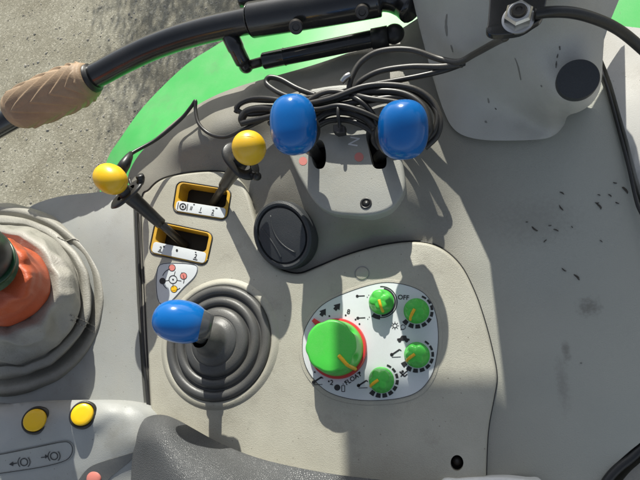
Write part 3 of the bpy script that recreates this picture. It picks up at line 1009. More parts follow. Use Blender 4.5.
# blue levers in the grey plate
def blue_lever(foot, knob, kz, rads, eaxis, label, e=2.5):
    b = P(*foot, ZP - .018)
    kc = P(*knob, kz)
    t = thing('plate_lever', label, 'lever', b, 'blue knobbed levers in the grey plate')
    ax = (kc - b).normalized()
    part('lever_shaft', tube([b, b.lerp(kc, .8)], [.007, .007], 16), M['black'], t)
    m_ = mpp(*knob, kz)
    Mk = axis_matrix(kc, eaxis, (1, 0, 0))
    Mc = axis_matrix(kc, ax)
    rr = rads[0] * m_
    part('knob_skirt', lathe([(rr * .45, -rr * 1.3), (rr * .78, -rr * 1.12), (rr * .95, -rr * .8), (rr * .97, -rr * .35), (rr * .8, 0)], Mc, 40), M['black'], t)
    kn = part('knob', superegg(Mk, rads[0] * m_, rads[1] * m_, rads[2] * m_, 56, 36, e), M['blue'], t)
    return t
upim = (P(293, 100, .12) - P(291, 150, .12)).normalized()
blue_lever((319, 158), (293.5, 125), .11, (23.5, 23.5, 30), (upim + Vector((0, 0, .35))).normalized(), 'blue knobbed lever close to the yellow knob, over the left slot of the grey plate')
upi2 = (P(404, 100, .12) - P(401, 155, .12)).normalized()
blue_lever((379, 158), (403, 130), .108, (25, 25, 29.5), (upi2 + Vector((0, 0, .6))).normalized(), 'blue knobbed lever close to the moulded pillar, over the slot beside the letter N')

# joystick with bellows boot
t = thing('bellows_joystick', 'blue egg knobbed joystick rising from a round ribbed rubber boot', 'joystick', JC)
pr = [(57, .001), (56.3, .0045), (54, .0068), (51, .0072), (48.5, .0055), (47.2, .0025), (46, .0022), (44.8, .0048), (42.5, .0075), (39.5, .0082), (37, .0066), (35.8, .0036), (34.8, .0036), (33.8, .0068), (32, .0095), (29, .0112), (25.5, .0122), (24.3, .0118), (23.3, .0135), (20, .0165), (16.5, .0195),
      (14.5, .0245), (13, .031), (11, .037), (9.5, .042), (9, .045)]
jb = lathe([(a * jr, z) for a, z in pr], Matrix.Translation(JC), 72, cap=False)
# finer profile: smooth it
jb.free()
cr_ = catmull([Vector((a * jr, 0, z)) for a, z in pr], 4)
jb = lathe([(v.x, v.z) for v in cr_], Matrix.Translation(JC), 80, cap=False)
part('rubber_boot', jb, M['rubber'], t, True)
jk = P(181, 321.5, .098)
jtop = JC + Vector((0, 0, .04))
part('lever_shaft', tube([JC + Vector((0, 0, .02)), jtop.lerp(jk, .3), jk], [.0085, .008, .007], 16), M['rubber'], t)
ja = (P(208, 327, .085) - P(155, 318, .110)).normalized()
m_ = mpp(181, 321, .098)
Mk = axis_matrix(jk, -ja)
part('knob_collar', lathe([(11 * m_, -31 * m_), (13.5 * m_, -27 * m_), (16 * m_, -20 * m_), (17 * m_, -12 * m_), (16 * m_, -5 * m_)], Mk, 40), M['clear'], t)
part('knob', superegg(Mk, 21.3 * m_, 21.3 * m_, 28 * m_, 56, 36, 2.25), M['blue'], t)

# ------------------------------------------------------------------ front console and the leather booted stick
fc_px = [(-60, 250), (-20, 222), (15, 213), (40, 202), (62, 196), (90, 193), (118, 190), (131, 192), (134, 230), (137, 300), (142, 380), (146, 430), (150, 520), (-80, 540), (-90, 400)]
fco = [(p.x, p.y) for p in catmull([Vector((x, y, 0)) for x, y in fc_px], 4, True)]
zfc = tps([(-60, 250, -.05), (15, 213, -.045), (62, 196, -.035), (118, 190, -.025), (131, 192, -.02), (60, 215, -.022), (100, 215, -.012), (120, 260, -.008), (134, 300, -.008), (142, 400, -.008), (20, 240, -.03),
           (60, 300, -.02), (0, 300, -.03), (90, 380, -.012), (0, 420, -.02), (150, 520, -.01), (-80, 540, -.03)], 3e-4)
bm = sheet(fco, zfc, 6, 0.06)
fc = solo('front_console', bm, M['pale'], P(60, 330, -.08), 'pale grey front console panel beside the leather boot, left of the black seam', 'console panel', angle=55)

# black seam between both consoles
sm = [P(x, y, -.004) for x, y in ((129, 178), (135, 200), (138, 250), (141, 300), (144, 350), (148, 400), (151, 430), (156, 500))]
bm = tube(catmull(sm, 6), .0023, 8)
solo('seam_strip', bm, M['black'], P(141, 300, -.006), 'thin black rubber strip in the seam between the front console and the beige cover', 'rubber strip')

t = thing('leather_boot_joystick', 'stick wrapped in orange cloth rising from a wrinkled leather boot', 'joystick', P(10, 305, -.03))
def loft(rings, n=72, wob=0.0, seed=0, capend=True, sub=6, fold=0.0):
    rings = catmull([Vector((a, b, c)) for a, b, c in [(r[0], r[1], r[4]) for r in rings]], sub), catmull([Vector((r[2], r[3], 0)) for r in rings], sub)
    bm = bmesh.new()
    rs = []
    for c, q in zip(*rings):
        ring = []
        for k in range(n):
            a = 2 * PI * k / n
            p = P(c.x + q.x * math.cos(a), c.y + q.y * math.sin(a), c.z)
            if wob:
                wv = noise.noise(Vector((math.cos(a) * 2.2 + seed, math.sin(a) * 2.2, c.z * 60))) + .5 * noise.noise(Vector((math.cos(a) * 5 + seed, math.sin(a) * 5, c.z * 25)))
                ax = P(c.x, c.y, c.z)
                if fold:
                    h_ = max(0, min(1, (c.z + .012) / .05)) * (1 - max(0, (c.z - .05) / .02))
                    f1 = noise.noise(Vector((math.cos(a) * 1.6 + seed, math.sin(a) * 1.6, c.z * 22 + .7 * math.sin(a * 2))))
                    wv += fold * h_ * ((1 - abs(f1) * 3.2) + .28 * abs(math.sin(a * 9 + 2 * f1)) * (1 if math.cos(a - .1) > 0 else .4))
                p = p + (p - ax).normalized() * wv * wob
            ring.append(bm.verts.new(p))
        rs.append(ring)
    for a, b in zip(rs, rs[1:]):
        ring_faces(bm, a, b)
    if capend:
        bm.faces.new(rs[-1])
    return bm
boot = [(0, 300, 106, 97, -.032), (0, 300, 106, 96, -.02), (0, 300, 103, 93, -.011), (0, 299, 98, 88, -.009), (0, 298, 93, 83, -.014), (0, 297, 89, 80, -.015), (0, 297, 91, 81, -.006), (0, 296, 90, 79, .004), (-1, 295, 84, 73, .008), (-1, 295, 80, 70, .005), (-1, 294, 80, 69, .02),
        (-2, 291, 75, 63, .035), (-3, 288, 70, 58, .048), (-5, 286, 66, 54, .058), (-6, 285, 62, 50, .061), (-6, 284, 56, 46, .059), (-6, 284, 48, 40, .054)]
lb = part('leather_boot', loft(boot, 200, 0.0028, 3, sub=10, fold=2.0), M['leather'], t)
bt = BVHTree.FromPolygons([v.co + t.location for v in lb.data.vertices], [p.vertices[:] for p in lb.data.polygons])
EYE = Vector((0, 0, H))
def hit(tree, px, py):
    v = (ROT @ Vector(((px - 320) / F, -(py - 240) / F, -1.0))).normalized()
    co, no, i, ds = tree.ray_cast(EYE, v)
    if co is None:
        return P(px, py, 0), Vector((0, 0, 1))
    if no.dot(v) > 0:
        no = -no
    return co, no
for sd_ in ([(58, 237), (66, 241), (74, 239), (82, 243)], [(71, 320), (78, 324), (86, 327), (94, 333)], [(70, 315), (78, 318.5), (86, 322), (95, 327)]):
    pts = []
    for x, y in [(p.x, p.y) for p in catmull([Vector((a, b, 0)) for a, b in sd_], 6)]:
        co, no = hit(bt, x, y)
        pts.append(co + no * .0002)
    part('seam', tube(pts, .0012, 6), M['leather'], lb)
    n_ = len(pts)
    for i in range(1, n_ - 1, 2):
        q = pts[i] + (EYE - pts[i]).normalized() * .0011
        dv = (pts[i + 1] - pts[i]).normalized()
        part('stitch', tube([q - dv * .0009, q + dv * .0009], .0005, 6), M['thread'], lb)
sleeve = [(-6, 284, 58, 44, .05), (-7, 283, 58, 43, .064), (-9, 282, 55, 42, .078), (-12, 280, 52, 41, .095), (-16, 277, 49, 40, .115), (-20, 274, 46, 38, .135), (-24, 272, 38, 32, .14), (-24, 272, 20, 18, .142)]
part('orange_wrap', loft(sleeve, 180, 0.0018, 9, sub=8, fold=-1.0), M['orange'], t)
gr = [(-22, 262, 34, 27, .125), (-24, 258, 38, 30, .145), (-28, 254, 40, 32, .165), (-34, 250, 38, 30, .185), (-40, 247, 28, 22, .2), (-42, 246, 10, 8, .205)]
part('stick_head', loft(gr, 48, 0.0), M['black'], t)
M['darkgreen'] = mat('dark_green_plastic', (0.01, 0.05, 0.02), .35)
part('green_collar', loft([(-21, 263, 40, 33, .150), (-24, 259, 40.5, 32.5, .156), (-25, 258, 40.5, 32.5, .160), (-25, 258, 36, 30, .162)], 48), M['darkgreen'], t)

# ------------------------------------------------------------------ armrest pod with two yellow buttons
pod = thing('armrest_pod', 'pale grey control pod with two yellow push buttons and a clear symbol label', 'control pod', P(60, 450, .0))
pod_px = [(-60, 410), (0, 405), (40, 401), (85, 400), (115, 402), (135, 407), (147, 417), (150, 432), (146, 452), (138, 472), (130, 500), (110, 540), (-60, 560), (-80, 480)]
po = [(p.x, p.y) for p in catmull([Vector((x, y, 0)) for x, y in pod_px], 4, True)]
zpd = tps([(-60, 410, .03), (0, 405, .032), (60, 401, .032), (115, 402, .032), (140, 410, .030), (149, 430, .028), (140, 470, .024), (130, 500, .02),
           (0, 412, .041), (60, 407, .041), (110, 409, .041), (0, 435, .0435), (60, 430, .0445), (100, 418, .0445), (0, 449, .044), (25, 445, .044), (47, 440, .044), (70, 434, .044), (94, 426, .044), (108, 415, .0435),
           (0, 455, .0395), (25, 451, .0395), (47, 446.5, .0395), (70, 441, .0395), (96, 433, .0395), (114, 421, .041), (125, 414, .040),
           (0, 468, .034), (40, 462, .034), (75, 455, .034), (100, 445, .0365), (118, 436, .040), (130, 430, .040), (138, 440, .037), (133, 449, .036),
           (0, 490, .028), (60, 478, .028), (85, 466, .032), (130, 455, .034), (112, 460, .033), (75, 490, .025), (120, 480, .024), (0, 540, .0), (110, 540, .0)], 2e-5)
pb_ = part('pod_shell', sheet(po, zpd, 4, 0.06), M['pale'], pod, True, 60)
pt = BVHTree.FromPolygons([v.co + pod.location for v in pb_.data.vertices], [p.vertices[:] for p in pb_.data.polygons])
for x, y in ((37, 420.5), (84, 415)):
    co, no = hit(pt, x, y)
    m_ = mpp(x, y, .045)
    ax = (no * .5 + (EYE - co).normalized() * .9 + Vector((0, 0, .25))).normalized()
    Mb = axis_matrix(co, ax)
    b = part('button_ring', lathe([(13.5 * m_, -.006), (13.5 * m_, .003), (12.6 * m_, .0055), (11.2 * m_, .0058), (10.6 * m_, .004)], Mb, 40, cap=False), M['black'], pod)
    cb = part('button_cap', lathe([(10.5 * m_, -.002), (10.5 * m_, .0075), (9.6 * m_, .0086), (6 * m_, .0088), (3 * m_, .0090), (.1 * m_, .0091)], Mb, 40), M['yellow'], b)
M['podark'] = mat('dark_grey_plastic', (0.10, 0.105, 0.105), .5, dust=.2)
M['redbutton'] = mat('pale_red_plastic', (.6, .2, .16), .4)
def on(tree, lift):
    def f(x, y):
        co, no = hit(tree, x, y)
        return co.z + lift
    return f
rec = [(74, 492), (80, 478), (90, 467), (105, 461), (122, 456), (134, 452.5), (135, 455), (128, 463), (118, 471), (108, 480), (98, 496)]
ro = [(p.x, p.y) for p in catmull([Vector((x, y, 0)) for x, y in rec], 4, True)]
part('grip_recess', sheet(ro, on(pt, .0007), 4, .0006), M['podark'], pod, True, 60)
co, no = hit(pt, 94, 478)
part('red_button', superegg(Matrix.Translation(co), .0095, .0095, .004, 24, 12), M['redbutton'], pod)
stl = [(-30, 458), (0, 454), (40, 446), (62, 441.5), (70, 442), (74, 448), (72, 456), (64, 462), (40, 468), (0, 474), (-30, 478)]
so = [(p.x, p.y) for p in catmull([Vector((x, y, 0)) for x, y in stl], 4, True)]
sl_ = part('symbol_label', sheet(so, on(pt, .0009), 4, .0008), M['pale'], pod, True, 60)
k = Ink(0)
zz = .0378
k.z = .0012
k.line(shrink(so, .6) + shrink(so, .6)[:1], .7)
for X, Y in ((25, 462), (55, 456)):
    k.arc(X, Y, 3.6, 0, 360, .9, 16); k.arc(X, Y, 6, -50, 50, .8, 8); k.arc(X, Y, 6, 130, 230, .8, 8)
k.line([(12, 464), (18, 463)], 1); k.poly([(10, 464.3), (14, 461.5), (14.4, 466)])
k.line([(42, 457.5), (47, 456.8)], .8); k.poly([(49, 456.4), (46, 454.2), (46.3, 458.6)])
for v in k.bm.verts:
    # drop every printed vertex onto the curved shell along its viewing ray
    dv = (v.co - EYE).normalized()
    co, no, i_, ds = pt.ray_cast(EYE, dv)
    if co is not None:
        v.co = co + Vector((0, 0, .0016))
k.done('printed_symbols', M['ink'], sl_)

# ------------------------------------------------------------------ black armrest of the seat
st_px = [(134, 440), (139, 424), (150, 416), (164, 415), (178, 420), (196, 430), (222, 444), (258, 458), (300, 468), (340, 475), (390, 481), (450, 490), (470, 540), (400, 600), (130, 600), (130, 500)]
sto = [(p.x, p.y) for p in catmull([Vector((x, y, 0)) for x, y in st_px], 4, True)]
zst = tps([(134, 440, .03), (150, 416, .03), (178, 420, .03), (222, 444, .03), (300, 468, .03), (390, 481, .03), (140, 440, .05), (152, 424, .05), (172, 426, .052), (215, 450, .046), (258, 466, .038), (300, 476, .034),
           (150, 450, .066), (170, 440, .068), (190, 460, .074), (160, 480, .074), (230, 480, .074), (300, 500, .05), (132, 480, .04), (340, 482, .03), (250, 540, .08), (400, 560, .05), (130, 600, .04), (470, 540, .03)], 1e-4)
bm = sheet(sto, zst, 4, 0.05, lean=1.0)
solo('seat_armrest', bm, M['vinyl'], P(250, 520, .0), 'black grained vinyl armrest edge at the foot of the beige cover', 'armrest', angle=70)

# ------------------------------------------------------------------ moulded pillar
pil = thing('cab_pillar', 'pale grey moulded cab pillar with a round dark cap on its boss', 'pillar', P(510, 100, 0))
fl_px = [(405, -40), (413, 0), (424, 45), (436, 88), (445, 114), (453, 128), (465, 136), (485, 140), (515, 140.5), (543, 139), (556, 134), (564, 125), (568, 116), (580, 111.5), (591, 104), (598, 94), (601.5, 80), (604, 40), (610, -40)]
flo = [(p.x, p.y) for p in catmull([Vector((x, y, 0)) for x, y in fl_px], 4, True)]
pz = tps([(405, -40, .09), (413, 0, .06), (424, 45, .035), (436, 88, .018), (446, 114, .010), (456, 130, .008), (485, 139, .008), (515, 139.5, .008), (543, 138, .008), (556, 133, .009), (563, 125, .012),
          (440, 0, .09), (445, 40, .06), (455, 80, .034), (468, 112, .018), (485, 128, .012), (520, 132, .012), (545, 131, .012), (555, 125, .020), (540, 123, .018),
          (470, 0, .12), (475, 40, .088), (487, 75, .056), (500, 104, .028), (520, 0, .145), (520, 40, .114), (522, 75, .082), (518, 100, .042), (525, 115, .022),
          (570, 0, .16), (570, 35, .128), (555, 62, .113), (553, 82, .107), (556, 98, .098), (545, 78, .104), (540, 98, .074), (548, 110, .062), (600, 0, .13), (602, 40, .105),
          (577, 80, .112), (577, 60, .116), (560, 80, .111), (594, 80, .110), (577, 98, .108), (591, 66, .111), (565, 94, .108), (590, 93, .108), (565, 67, .114),
          (600, 80, .096), (595, 98, .092), (585, 107, .088), (570, 112, .076), (561, 112, .062), (601, 60, .1),
          (612, -40, .14), (520, -40, .18)], 5e-5)
bm = sheet(flo, pz, 3, 0.085, lean=1.0)
fl_o = part('pillar_foot', bm, M['pillar'], pil, True, 60)
# boss: tapering cylinder ending in the dark cap
bc = P(577.5, 80, .1155)
m_ = mpp(577, 80, .113)
Mb = axis_matrix(bc, (EYE - bc).normalized() * .55 + Vector((.02, -.05, .6)))
part('boss_cap', lathe([(19.6 * m_, -.006), (19.6 * m_, .0022), (19.0 * m_, .003), (.1 * m_, .0032)], Mb, 48), M['capdark'], pil, True, 50)
# the post above, out of the picture: carries the roof and shades the console behind it
pa = [P(420, -60, .15), P(612, -60, .15)]
post = [(462, -40, .10), (472, -64, .10), (500, -78, .10), (570, -80, .10), (622, -66, .10), (634, -30, .10), (600, -8, .10), (520, -4, .10), (474, -10, .10)]
bm = bmesh.new()
lo = catmull([P(*p) for p in post], 4, True)
r0 = [bm.verts.new(p) for p in lo]
r1 = [bm.verts.new(p + Vector((0.0, .12, .5))) for p in lo]
r2 = [bm.verts.new(p + Vector((0.0, .16, 1.0))) for p in lo]
ring_faces(bm, r0, r1); ring_faces(bm, r1, r2)
bm.faces.new(r2)
part('pillar_post', bm, M['pillar'], pil, True, 60)
# unseen slab added above the view; its lower edge shades the foot of the console
q0 = P(345, 420, 0)
top = .75
off = Vector((-sv.x, -sv.y, 0)).normalized() * (-top / math.tan(R(SUN_EL)))
c0 = q0 + off + Vector((0, 0, top))
bm = plate([c0, c0 + Vector((.75, 0, 0)), c0 + Vector((.75, .03, 0)), c0 + Vector((0, .03, 0))], .001, .0004)
for v in bm.verts:
    if v.co.z > top - .0006:
        v.co.z += .32
part('added_shade_slab', bm, M['pillar'], pil, True, 60)
tr = BVHTree.FromPolygons([v.co + pil.location for v in fl_o.data.vertices], [p.vertices[:] for p in fl_o.data.polygons])
def smear(tree, pts, wd, matn, name, parent):
    pts = [(p.x, p.y) for p in catmull([Vector((a, b, 0)) for a, b in pts], 4)]
    bm = bmesh.new()
    L_, R_ = [], []
    n = len(pts)
    for i, (x, y) in enumerate(pts):
        x1, y1 = pts[min(i + 1, n - 1)]; x0, y0 = pts[max(i - 1, 0)]
        l = math.hypot(x1 - x0, y1 - y0) or 1
        nx, ny = -(y1 - y0) / l, (x1 - x0) / l
        ww = wd * (.35 + .65 * math.sin(PI * (i + .5) / n)) * random.uniform(.6, 1.2) / 2
        for s, lst in ((1, L_), (-1, R_)):
            co, no = hit(tree, x + nx * ww * s, y + ny * ww * s)
            lst.append(bm.verts.new(co + no * .0004))
    for i in range(n - 1):
        bm.faces.new((L_[i], L_[i + 1], R_[i + 1], R_[i]))
    part(name, bm, matn, parent)
M['scuff'] = mat('scuff', (0.09, 0.085, 0.075), 0.7)
M['scuff2'] = mat('faint_scuff', (0.22, 0.215, 0.195), 0.7)
for pts, wd, mm in (([(515, 58), (518, 66), (521, 80)], 1.3, 'scuff2'), ([(559.5, 46), (560, 50)], 1.6, 'scuff'), ([(558, 54), (557, 58)], 1.4, 'scuff'), ([(556.5, 61), (556, 68)], 1.6, 'scuff'),
                    ([(488, 98), (489, 103)], 1.8, 'scuff2'), ([(495, 108), (496.5, 109.5)], 1.6, 'scuff'), ([(485, 121), (487, 123)], 2, 'scuff2'), ([(447, 14), (446, 24), (447, 36)], 2.5, 'scuff2'), ([(541, 85), (542, 87)], 1.5, 'scuff2'), ([(451, 45), (453, 52)], 1.6, 'scuff2')):
    smear(tr, pts, wd, M[mm], 'scuff_mark', fl_o)

# bracket with hexagon nut
brk = thing('steel_bracket', 'black steel bracket with a zinc hexagon nut, fixed to the moulded pillar', 'bracket', P(515, 0, .14))
ZK = .178
bl = [(486, 28), (488, 20), (492, -30), (500, -60), (550, -60), (548, -10), (545, 8), (542, 18), (534, 24), (520, 32), (498, 34.5), (489, 33)]
part('bracket_plate', plate(px_loop(bl, ZK, 4), .006, .0012), M['blackpaint'], brk, True, 40)
nm = mpp(518, 20, ZK)
Mn = axis_matrix(P(518, 20, ZK), (-.05, -.12, 1))
part('washer', lathe([(15.5 * nm, 0), (15.5 * nm, .0016), (14.5 * nm, .002), (8 * nm, .002)], Mn, 40, cap=False), M['metal'], brk, True, 40)
nut = part('hex_nut', lathe([(13.8 * nm, .002), (13.8 * nm, .0105), (11.8 * nm, .0125), (7 * nm, .0125)], Mn @ Matrix.Rotation(R(12), 4, 'Z'), 6, cap=False), M['metal'], brk, False)
part('thread_end', lathe([(7 * nm, .006), (7 * nm, .0145), (6 * nm, .0155), (3.2 * nm, .0155), (2.6 * nm, .0145), (.1 * nm, .0145)], Mn, 28), M['darkmetal'], brk, True, 40)
part('nut_collar', lathe([(7.4 * nm, .0125), (8.8 * nm, .0136), (10.3 * nm, .0124)], Mn, 28, cap=False), M['metal'], nut)

# ------------------------------------------------------------------ side sill beyond the black seal
sl_px = [(596, 30), (640, 28), (720, 40), (760, 300), (700, 330), (650, 216), (628, 140), (612, 84)]
so = [(p.x, p.y) for p in catmull([Vector((x, y, 0)) for x, y in sl_px], 4, True)]
zs = tps([(596, 30, .0), (640, 28, .0), (720, 40, .0), (760, 300, .0), (700, 330, -.003), (650, 216, .0), (612, 84, .002), (630, 100, .006), (680, 200, .006)])
solo('side_sill', sheet(so, zs, 8, .05), M['sill'], P(660, 150, -.03), 'pale side sill panel in sunlight beyond the thin black seal', 'panel', angle=55)
bm = tube(catmull([P(x, y, .003) for x, y in ((594, 45), (601, 70), (609, 94), (619, 130), (629, 168), (637, 203), (645, 222), (670, 290))], 6), .0019, 8)
solo('sill_seal', bm, M['black'], P(620, 130, 0), 'thin black rubber seal along the pale side sill', 'seal')
bm = tube(catmull([P(x, y, -.018) for x, y in ((598, 500), (606, 482), (618, 468), (634, 455), (650, 436), (664, 400))], 6), .004, 10)
solo('door_seal', bm, M['black'], P(625, 462, -.02), 'thick black rubber seal curving round the corner of the grey panel', 'seal')
dl = [(616, 540), (620, 490), (628, 474), (645, 458), (668, 430), (700, 400), (760, 430), (760, 560)]
dlo = [(p.x, p.y) for p in catmull([Vector((x, y, 0)) for x, y in dl], 4, True)]
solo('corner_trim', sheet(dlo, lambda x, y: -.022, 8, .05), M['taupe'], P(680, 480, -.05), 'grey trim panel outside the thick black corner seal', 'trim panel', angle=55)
wp = [(440, 482), (458, 479), (480, 477.6), (505, 477.6), (528, 480), (545, 484), (560, 520), (430, 520)]
solo('white_tray', plate(px_loop(wp, .012, 4), .02, .003), M['white'], P(490, 495, -.01), 'white plastic tray edge just showing under the beige cover', 'tray', angle=40)

# ------------------------------------------------------------------ window bar with tan grip
ZR = .055
bar = thing('window_bar', 'glossy black curved bar with a tan rubber grip and a bolted sleeve', 'bar', P(200, 35, ZR))
bp_ = [(-60, 158, .03), (-20, 136, .035), (40, 103, .042), (95, 76, .048), (125, 60, .052), (158, 45, .055), (200, 31.5, .058), (255, 19.5, .062), (300, 12, .064), (380, -2, .066)]
pts = catmull([P(*p) for p in bp_], 8)
m_ = mpp(150, 48, ZR)
part('bar_tube', tube(pts, 12.2 * m_, 28), M['blackpaint'], bar)
gp = catmull([P(*p) for p in ((13, 114, .044), (25, 108, .0445), (50, 97, .046), (72, 87.5, .048), (84, 82, .049), (91, 79, .0495))], 24)
GA = 0.6
def griprf(u, a, r):
    e = .80 + .26 * math.sin(PI * min(1, .12 + u * .80)) + .03 * math.sin(5 * u + 2 * a)
    if u < .08: e *= .86 + .14 * math.sin(u / .08 * PI / 2)
    if u > .94: e *= .9 + .1 * math.sin((1 - u) / .06 * PI / 2)
    tri = abs((((a + GA) / (2 * PI) * 3) % 1) - .5) * 2         # chevrons
    gphase = (u * 6.2 + tri * 2.0) % 1
    rid = (.13 * (1 - gphase) if gphase > .2 else .104 * gphase / .2) * min(1, (u - .1) / .06, (.88 - u) / .06) if .1 < u < .88 else 0
    return r * (e + rid - .04)
part('rubber_grip', tube(gp, 20 * mpp(55, 92, .047), 180, rf=griprf), M['tan'], bar)
# dark bore lip where the bar enters the grip
part('grip_lip', tube([P(88, 80, .0492), P(93.5, 77.5, .0497)], 14.6 * m_, 28), M['black'], bar)
sp = catmull([P(*p) for p in ((253, 20, .062), (256, 19.5, .062), (300, 12, .064), (340, 5, .065), (372, -1, .066), (381, -3, .066))], 6)
sr = 17.6 * mpp(300, 12, .064)
n_ = len(sp)
slv = part('bar_sleeve', tube(sp, [sr * .93] + [sr] * (n_ - 4) + [sr * .97, sr * .85, sr * .5], 32), M['blackpaint'], bar)
for x, y in ((296, 27), (362, 12)):
    c = P(x, y, .064)
    axn = ((EYE - c).normalized() + Vector((0, -.35, 0))).normalized()
    c2 = P(x, y - 4, .064) + axn * sr * .92
    Mq = axis_matrix(c2, axn)
    mm_ = mpp(x, y, .08)
    part('sleeve_bolt', lathe([(7.2 * mm_, -.003), (7.2 * mm_, .0018), (6.2 * mm_, .003), (3.6 * mm_, .003), (3.2 * mm_, .0012), (.1 * mm_, .0012)], Mq, 28), M['darkmetal'], slv, True, 40)
# end clevis on the pillar
part('bar_clevis', tube(catmull([P(350, 0, .05), P(385, -3, .045), P(402, 2, .04), P(412, 10, .04)], 6), .017, 16), M['blackpaint'], bar)
# black cover just showing behind the sleeve
part('sleeve_cap', tube(catmull([P(240, 1, .06), P(262, -4, .06), P(285, -9, .06)], 5), .0085, 14), M['blackpaint'], bar)

stt = thing('gas_strut', 'black gas strut hanging from the bar by a ball joint elbow', 'gas strut', P(300, 55, .02))
part('elbow_joint', tube(catmull([P(230, 36, .05), P(236, 48, .045), P(243, 62, .03), P(247, 68, .022)], 6), [.0115] * 7 + [.0105] * 6 + [.0085] * 6, 16), M['blackpaint'], stt)
part('ball_socket', superegg(Matrix.Translation(P(246, 66, .022)), .010, .010, .0095, 24, 14), M['blackpaint'], stt)
part('piston_rod', tube([P(246, 66, .022), P(264, 61, .022)], .0062, 16), M['darkmetal'], stt)
a_, b_ = P(263, 61.3, .022), P(376, 38, .022)
part('strut_cylinder', tube([a_, a_.lerp(b_, .01), a_.lerp(b_, .19), a_.lerp(b_, .2), a_.lerp(b_, .21), a_.lerp(b_, .96), b_], [.0095, .0108, .0108, .0116, .0108, .0108, .009], 24), M['blackpaint'], stt, True, 40)
part('end_fitting', tube([P(372, 39, .022), P(388, 36, .022)], .0125, 16), M['black'], stt)
part('end_joint', superegg(Matrix.Translation(P(394, 34, .022)), .013, .013, .011, 24, 14), M['black'], stt)

# ------------------------------------------------------------------ cables
def cq(x, y):
    return (200 + x / 2.667, y / 2.667)
def cable(pts, rad, label, matn='cable', crop=True, z=.062):
    q = []
    for p in pts:
        x, y = cq(p[0], p[1]) if crop else (p[0], p[1])
        q.append(P(x, y, p[2] if len(p) > 2 else z))
    bm = tube(catmull(q, 8), rad, 12)
    b = q[len(q) // 2]
    solo('cable', bm, M[matn], b, label, 'cable', 'loose cables around the blue levers')
cable([(815, 100, .16), (790, 112, .13), (730, 145, .09), (690, 165, .075), (640, 158, .066), (560, 133, .07), (480, 137, .07), (430, 165, .068), (405, 205, .066), (398, 240, .062), (404, 262, .058)], .0034, 'thin grey cable arching highest from the nut bracket down to the bundle', 'cablegrey')
cable([(700, 172, .07), (640, 178, .066), (560, 178, .066), (480, 190, .066), (430, 215, .064), (408, 240, .06)], .0034, 'thin grey cable running second below the arching one towards the pillar', 'cablegrey')
cable([(705, 168, .072), (660, 185, .064), (600, 200, .063), (540, 212, .063), (440, 230, .062), (330, 256, .06), (200, 268, .056), (130, 268, .055), (97, 288, .052), (125, 304, .05), (190, 298, .052), (270, 280, .056)], .0032, 'dark cable sweeping from the pillar to a bight left of the blue knob')
cable([(310, 255, .052), (260, 236, .05), (215, 212, .05), (184, 207, .052), (180, 226, .052), (230, 256, .056), (300, 268, .06), (420, 238, .064), (520, 236, .062), (590, 255, .06), (630, 300, .058), (626, 345, .055), (606, 372, .05), (580, 390, .048)], .0034, 'dark cable with a small open loop at its left end, circling the right blue knob')
cable([(190, 300, .06), (330, 272, .067), (450, 246, .07), (540, 250, .068), (595, 285, .066), (612, 340, .062), (600, 372, .056)], .0042, 'thick black cable arching over behind both blue knobs', z=.066)
cable([(110, 330, .05), (160, 318, .054), (240, 300, .06), (330, 288, .064), (450, 268, .068), (530, 262, .066), (580, 290, .062), (592, 330, .058)], .0036, 'black cable lying just under the thick one in the bundle')
cable([(300, 330, .055), (340, 302, .06), (390, 298, .062), (440, 315, .062), (468, 345, .06)], .0045, 'short thick black cable between the two blue knobs')
cable([(300, 310, .056), (350, 290, .062), (420, 292, .064), (480, 320, .062)], .0038, 'black cable passing beneath the zip tie between the blue knobs')
cable([(300, 345, .054), (345, 322, .058), (400, 322, .06), (450, 345, .058), (480, 372, .052)], .0034, 'lowest black cable of the bundle between the blue knobs')
cable([(118, 330, .046), (112, 315, .05), (130, 296, .052), (180, 290, .056), (260, 300, .06)], .005, 'stout black cable end beside the left blue knob', z=.05)
cable([(126, 163, .062), (131, 154, .05), (157, 139, .034), (180, 120, .032), (191, 107, .034), (195.5, 101, .036), (195.5, 110, .034), (199, 124, .032), (210, 134, .03), (225, 137, .034), (240, 131, .04), (255, 124, .046), (275, 114, .05)], .0024, 'thin black cable kinked over the ridge and plugged in by the left yellow knob', crop=False)
cable([(535, 14, .182), (550, 12, .182), (570, 12.5, .175), (590, 17, .165), (612, 26, .15), (632, 40, .13), (665, 70, .10)], .0045, 'thick black cable running from the nut bracket over the pillar to the sill', crop=False)
cable([(95, 300, .05), (108, 276, .056), (150, 262, .06), (215, 268, .066), (300, 292, .07), (372, 282, .074), (440, 300, .07), (500, 330, .064)], .003, 'dark cable dipping across the others left of the zip tie')
cable([(185, 330, .05), (215, 310, .058), (262, 284, .066), (350, 262, .075), (432, 232, .076), (500, 226, .072), (570, 236, .068), (618, 268, .062), (640, 318, .056), (632, 362, .05), (600, 395, .046)], .0032, 'outermost dark cable loop right of the right blue knob', 'cablegrey')
cable([(398, 255, .07), (425, 268, .074), (455, 295, .07), (470, 330, .062), (462, 372, .056), (478, 398, .05)], .0028, 'thin dark cable hanging down against the right blue knob')
cable([(262, 300, .06), (300, 262, .07), (345, 244, .072), (398, 250, .07), (450, 262, .076), (545, 278, .07), (590, 318, .062), (598, 350, .056)], .003, 'dark cable weaving over the thick one in the bundle', 'cablegrey')
# plug at the left yellow lever
bm = tube([P(120, 172, .062), P(125, 164, .062), P(129, 157, .056), P(131, 153, .052)], [.0075, .007, .005, .0028], 16)
solo('cable_plug', bm, M['black'], P(124, 166, .06), 'black cone shaped cable plug behind the left yellow knob', 'plug')
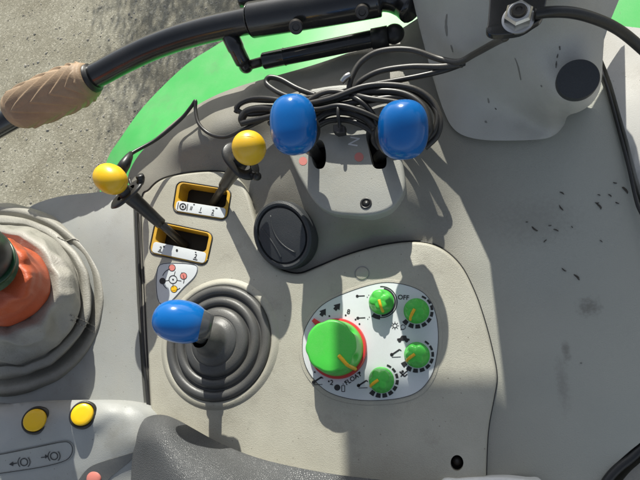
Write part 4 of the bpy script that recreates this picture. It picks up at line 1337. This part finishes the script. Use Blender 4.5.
# zip tie
zt_ = thing('zip_tie', 'black zip tie with square head round the cables between the blue knobs', 'zip tie', P(339, 128, .06))
hp = [P(x, y, .062) for x, y in ((333, 125), (340, 123.5), (345, 126), (345, 132), (337, 133.5), (333, 131))]
part('tie_head', plate(hp, .008, .0012), M['black'], zt_, True, 40)
part('tie_strap', tube(catmull([P(340, 127, .066), P(338.5, 118, .072), P(338, 110, .074), P(337.5, 103, .072)], 5), .0022, 8), M['black'], zt_)
# crossover clip near the top
bm = tube(catmull([P(342, 82, .07), P(346, 77, .073), P(350, 75, .072)], 5), .0035, 10)
solo('cable_clip', bm, M['metal'], P(346, 78, .07), 'small shiny metal cable clip above the bundle', 'clip')

# ------------------------------------------------------------------ crumbs of dirt on the grey panel
tl = BVHTree.FromPolygons([v.co + console.location for v in shell.data.vertices], [p.vertices[:] for p in shell.data.polygons])
crumbs = [(562, 193, 5, 40), (561, 208, 6, 60), (599, 206, 8, 60), (597, 203, 4, 10), (610, 195.5, 4, 50), (617, 203, 4, 35), (625, 190, 9, 60), (615, 183, 4, 20), (556, 230, 5, 30), (534.5, 229, 7, 45),
          (545, 241, 4, -40), (564, 270, 5, 45), (577, 277, 8, 55), (550, 225.5, 3, 0), (599, 195, 3, 30), (527, 222, 2.5, 0), (601, 241, 3, 45), (581, 363, 2, 0), (572, 227, 2.5, 60)]
random.seed(21)
for i, (x, y, s, a) in enumerate(crumbs):
    co, no = hit(tl, x, y)
    m_ = mpp(x, y, 0)
    bm = bmesh.new()
    bmesh.ops.create_icosphere(bm, subdivisions=2, radius=1)
    Mr = axis_matrix(co + no * .0004, no, (math.cos(R(-a)), math.sin(R(-a)), 0))
    for v in bm.verts:
        nn = 1 + .55 * noise.noise(v.co * 2.0 + Vector((i * 7.3, 0, 0)))
        bend = .35 * (v.co.x ** 2 - .3) * (1 if i % 2 else -1)
        v.co = Mr @ Vector((v.co.x * s * .5 * m_ * nn, (v.co.y * .12 + bend * .3) * s * m_ * nn, v.co.z * .0009))
    solo('dirt_crumb', bm, M['crumb'], co, 'small dark crumb of dirt lying on the grey panel below the pillar', 'crumb', 'dirt crumbs on the grey panel')
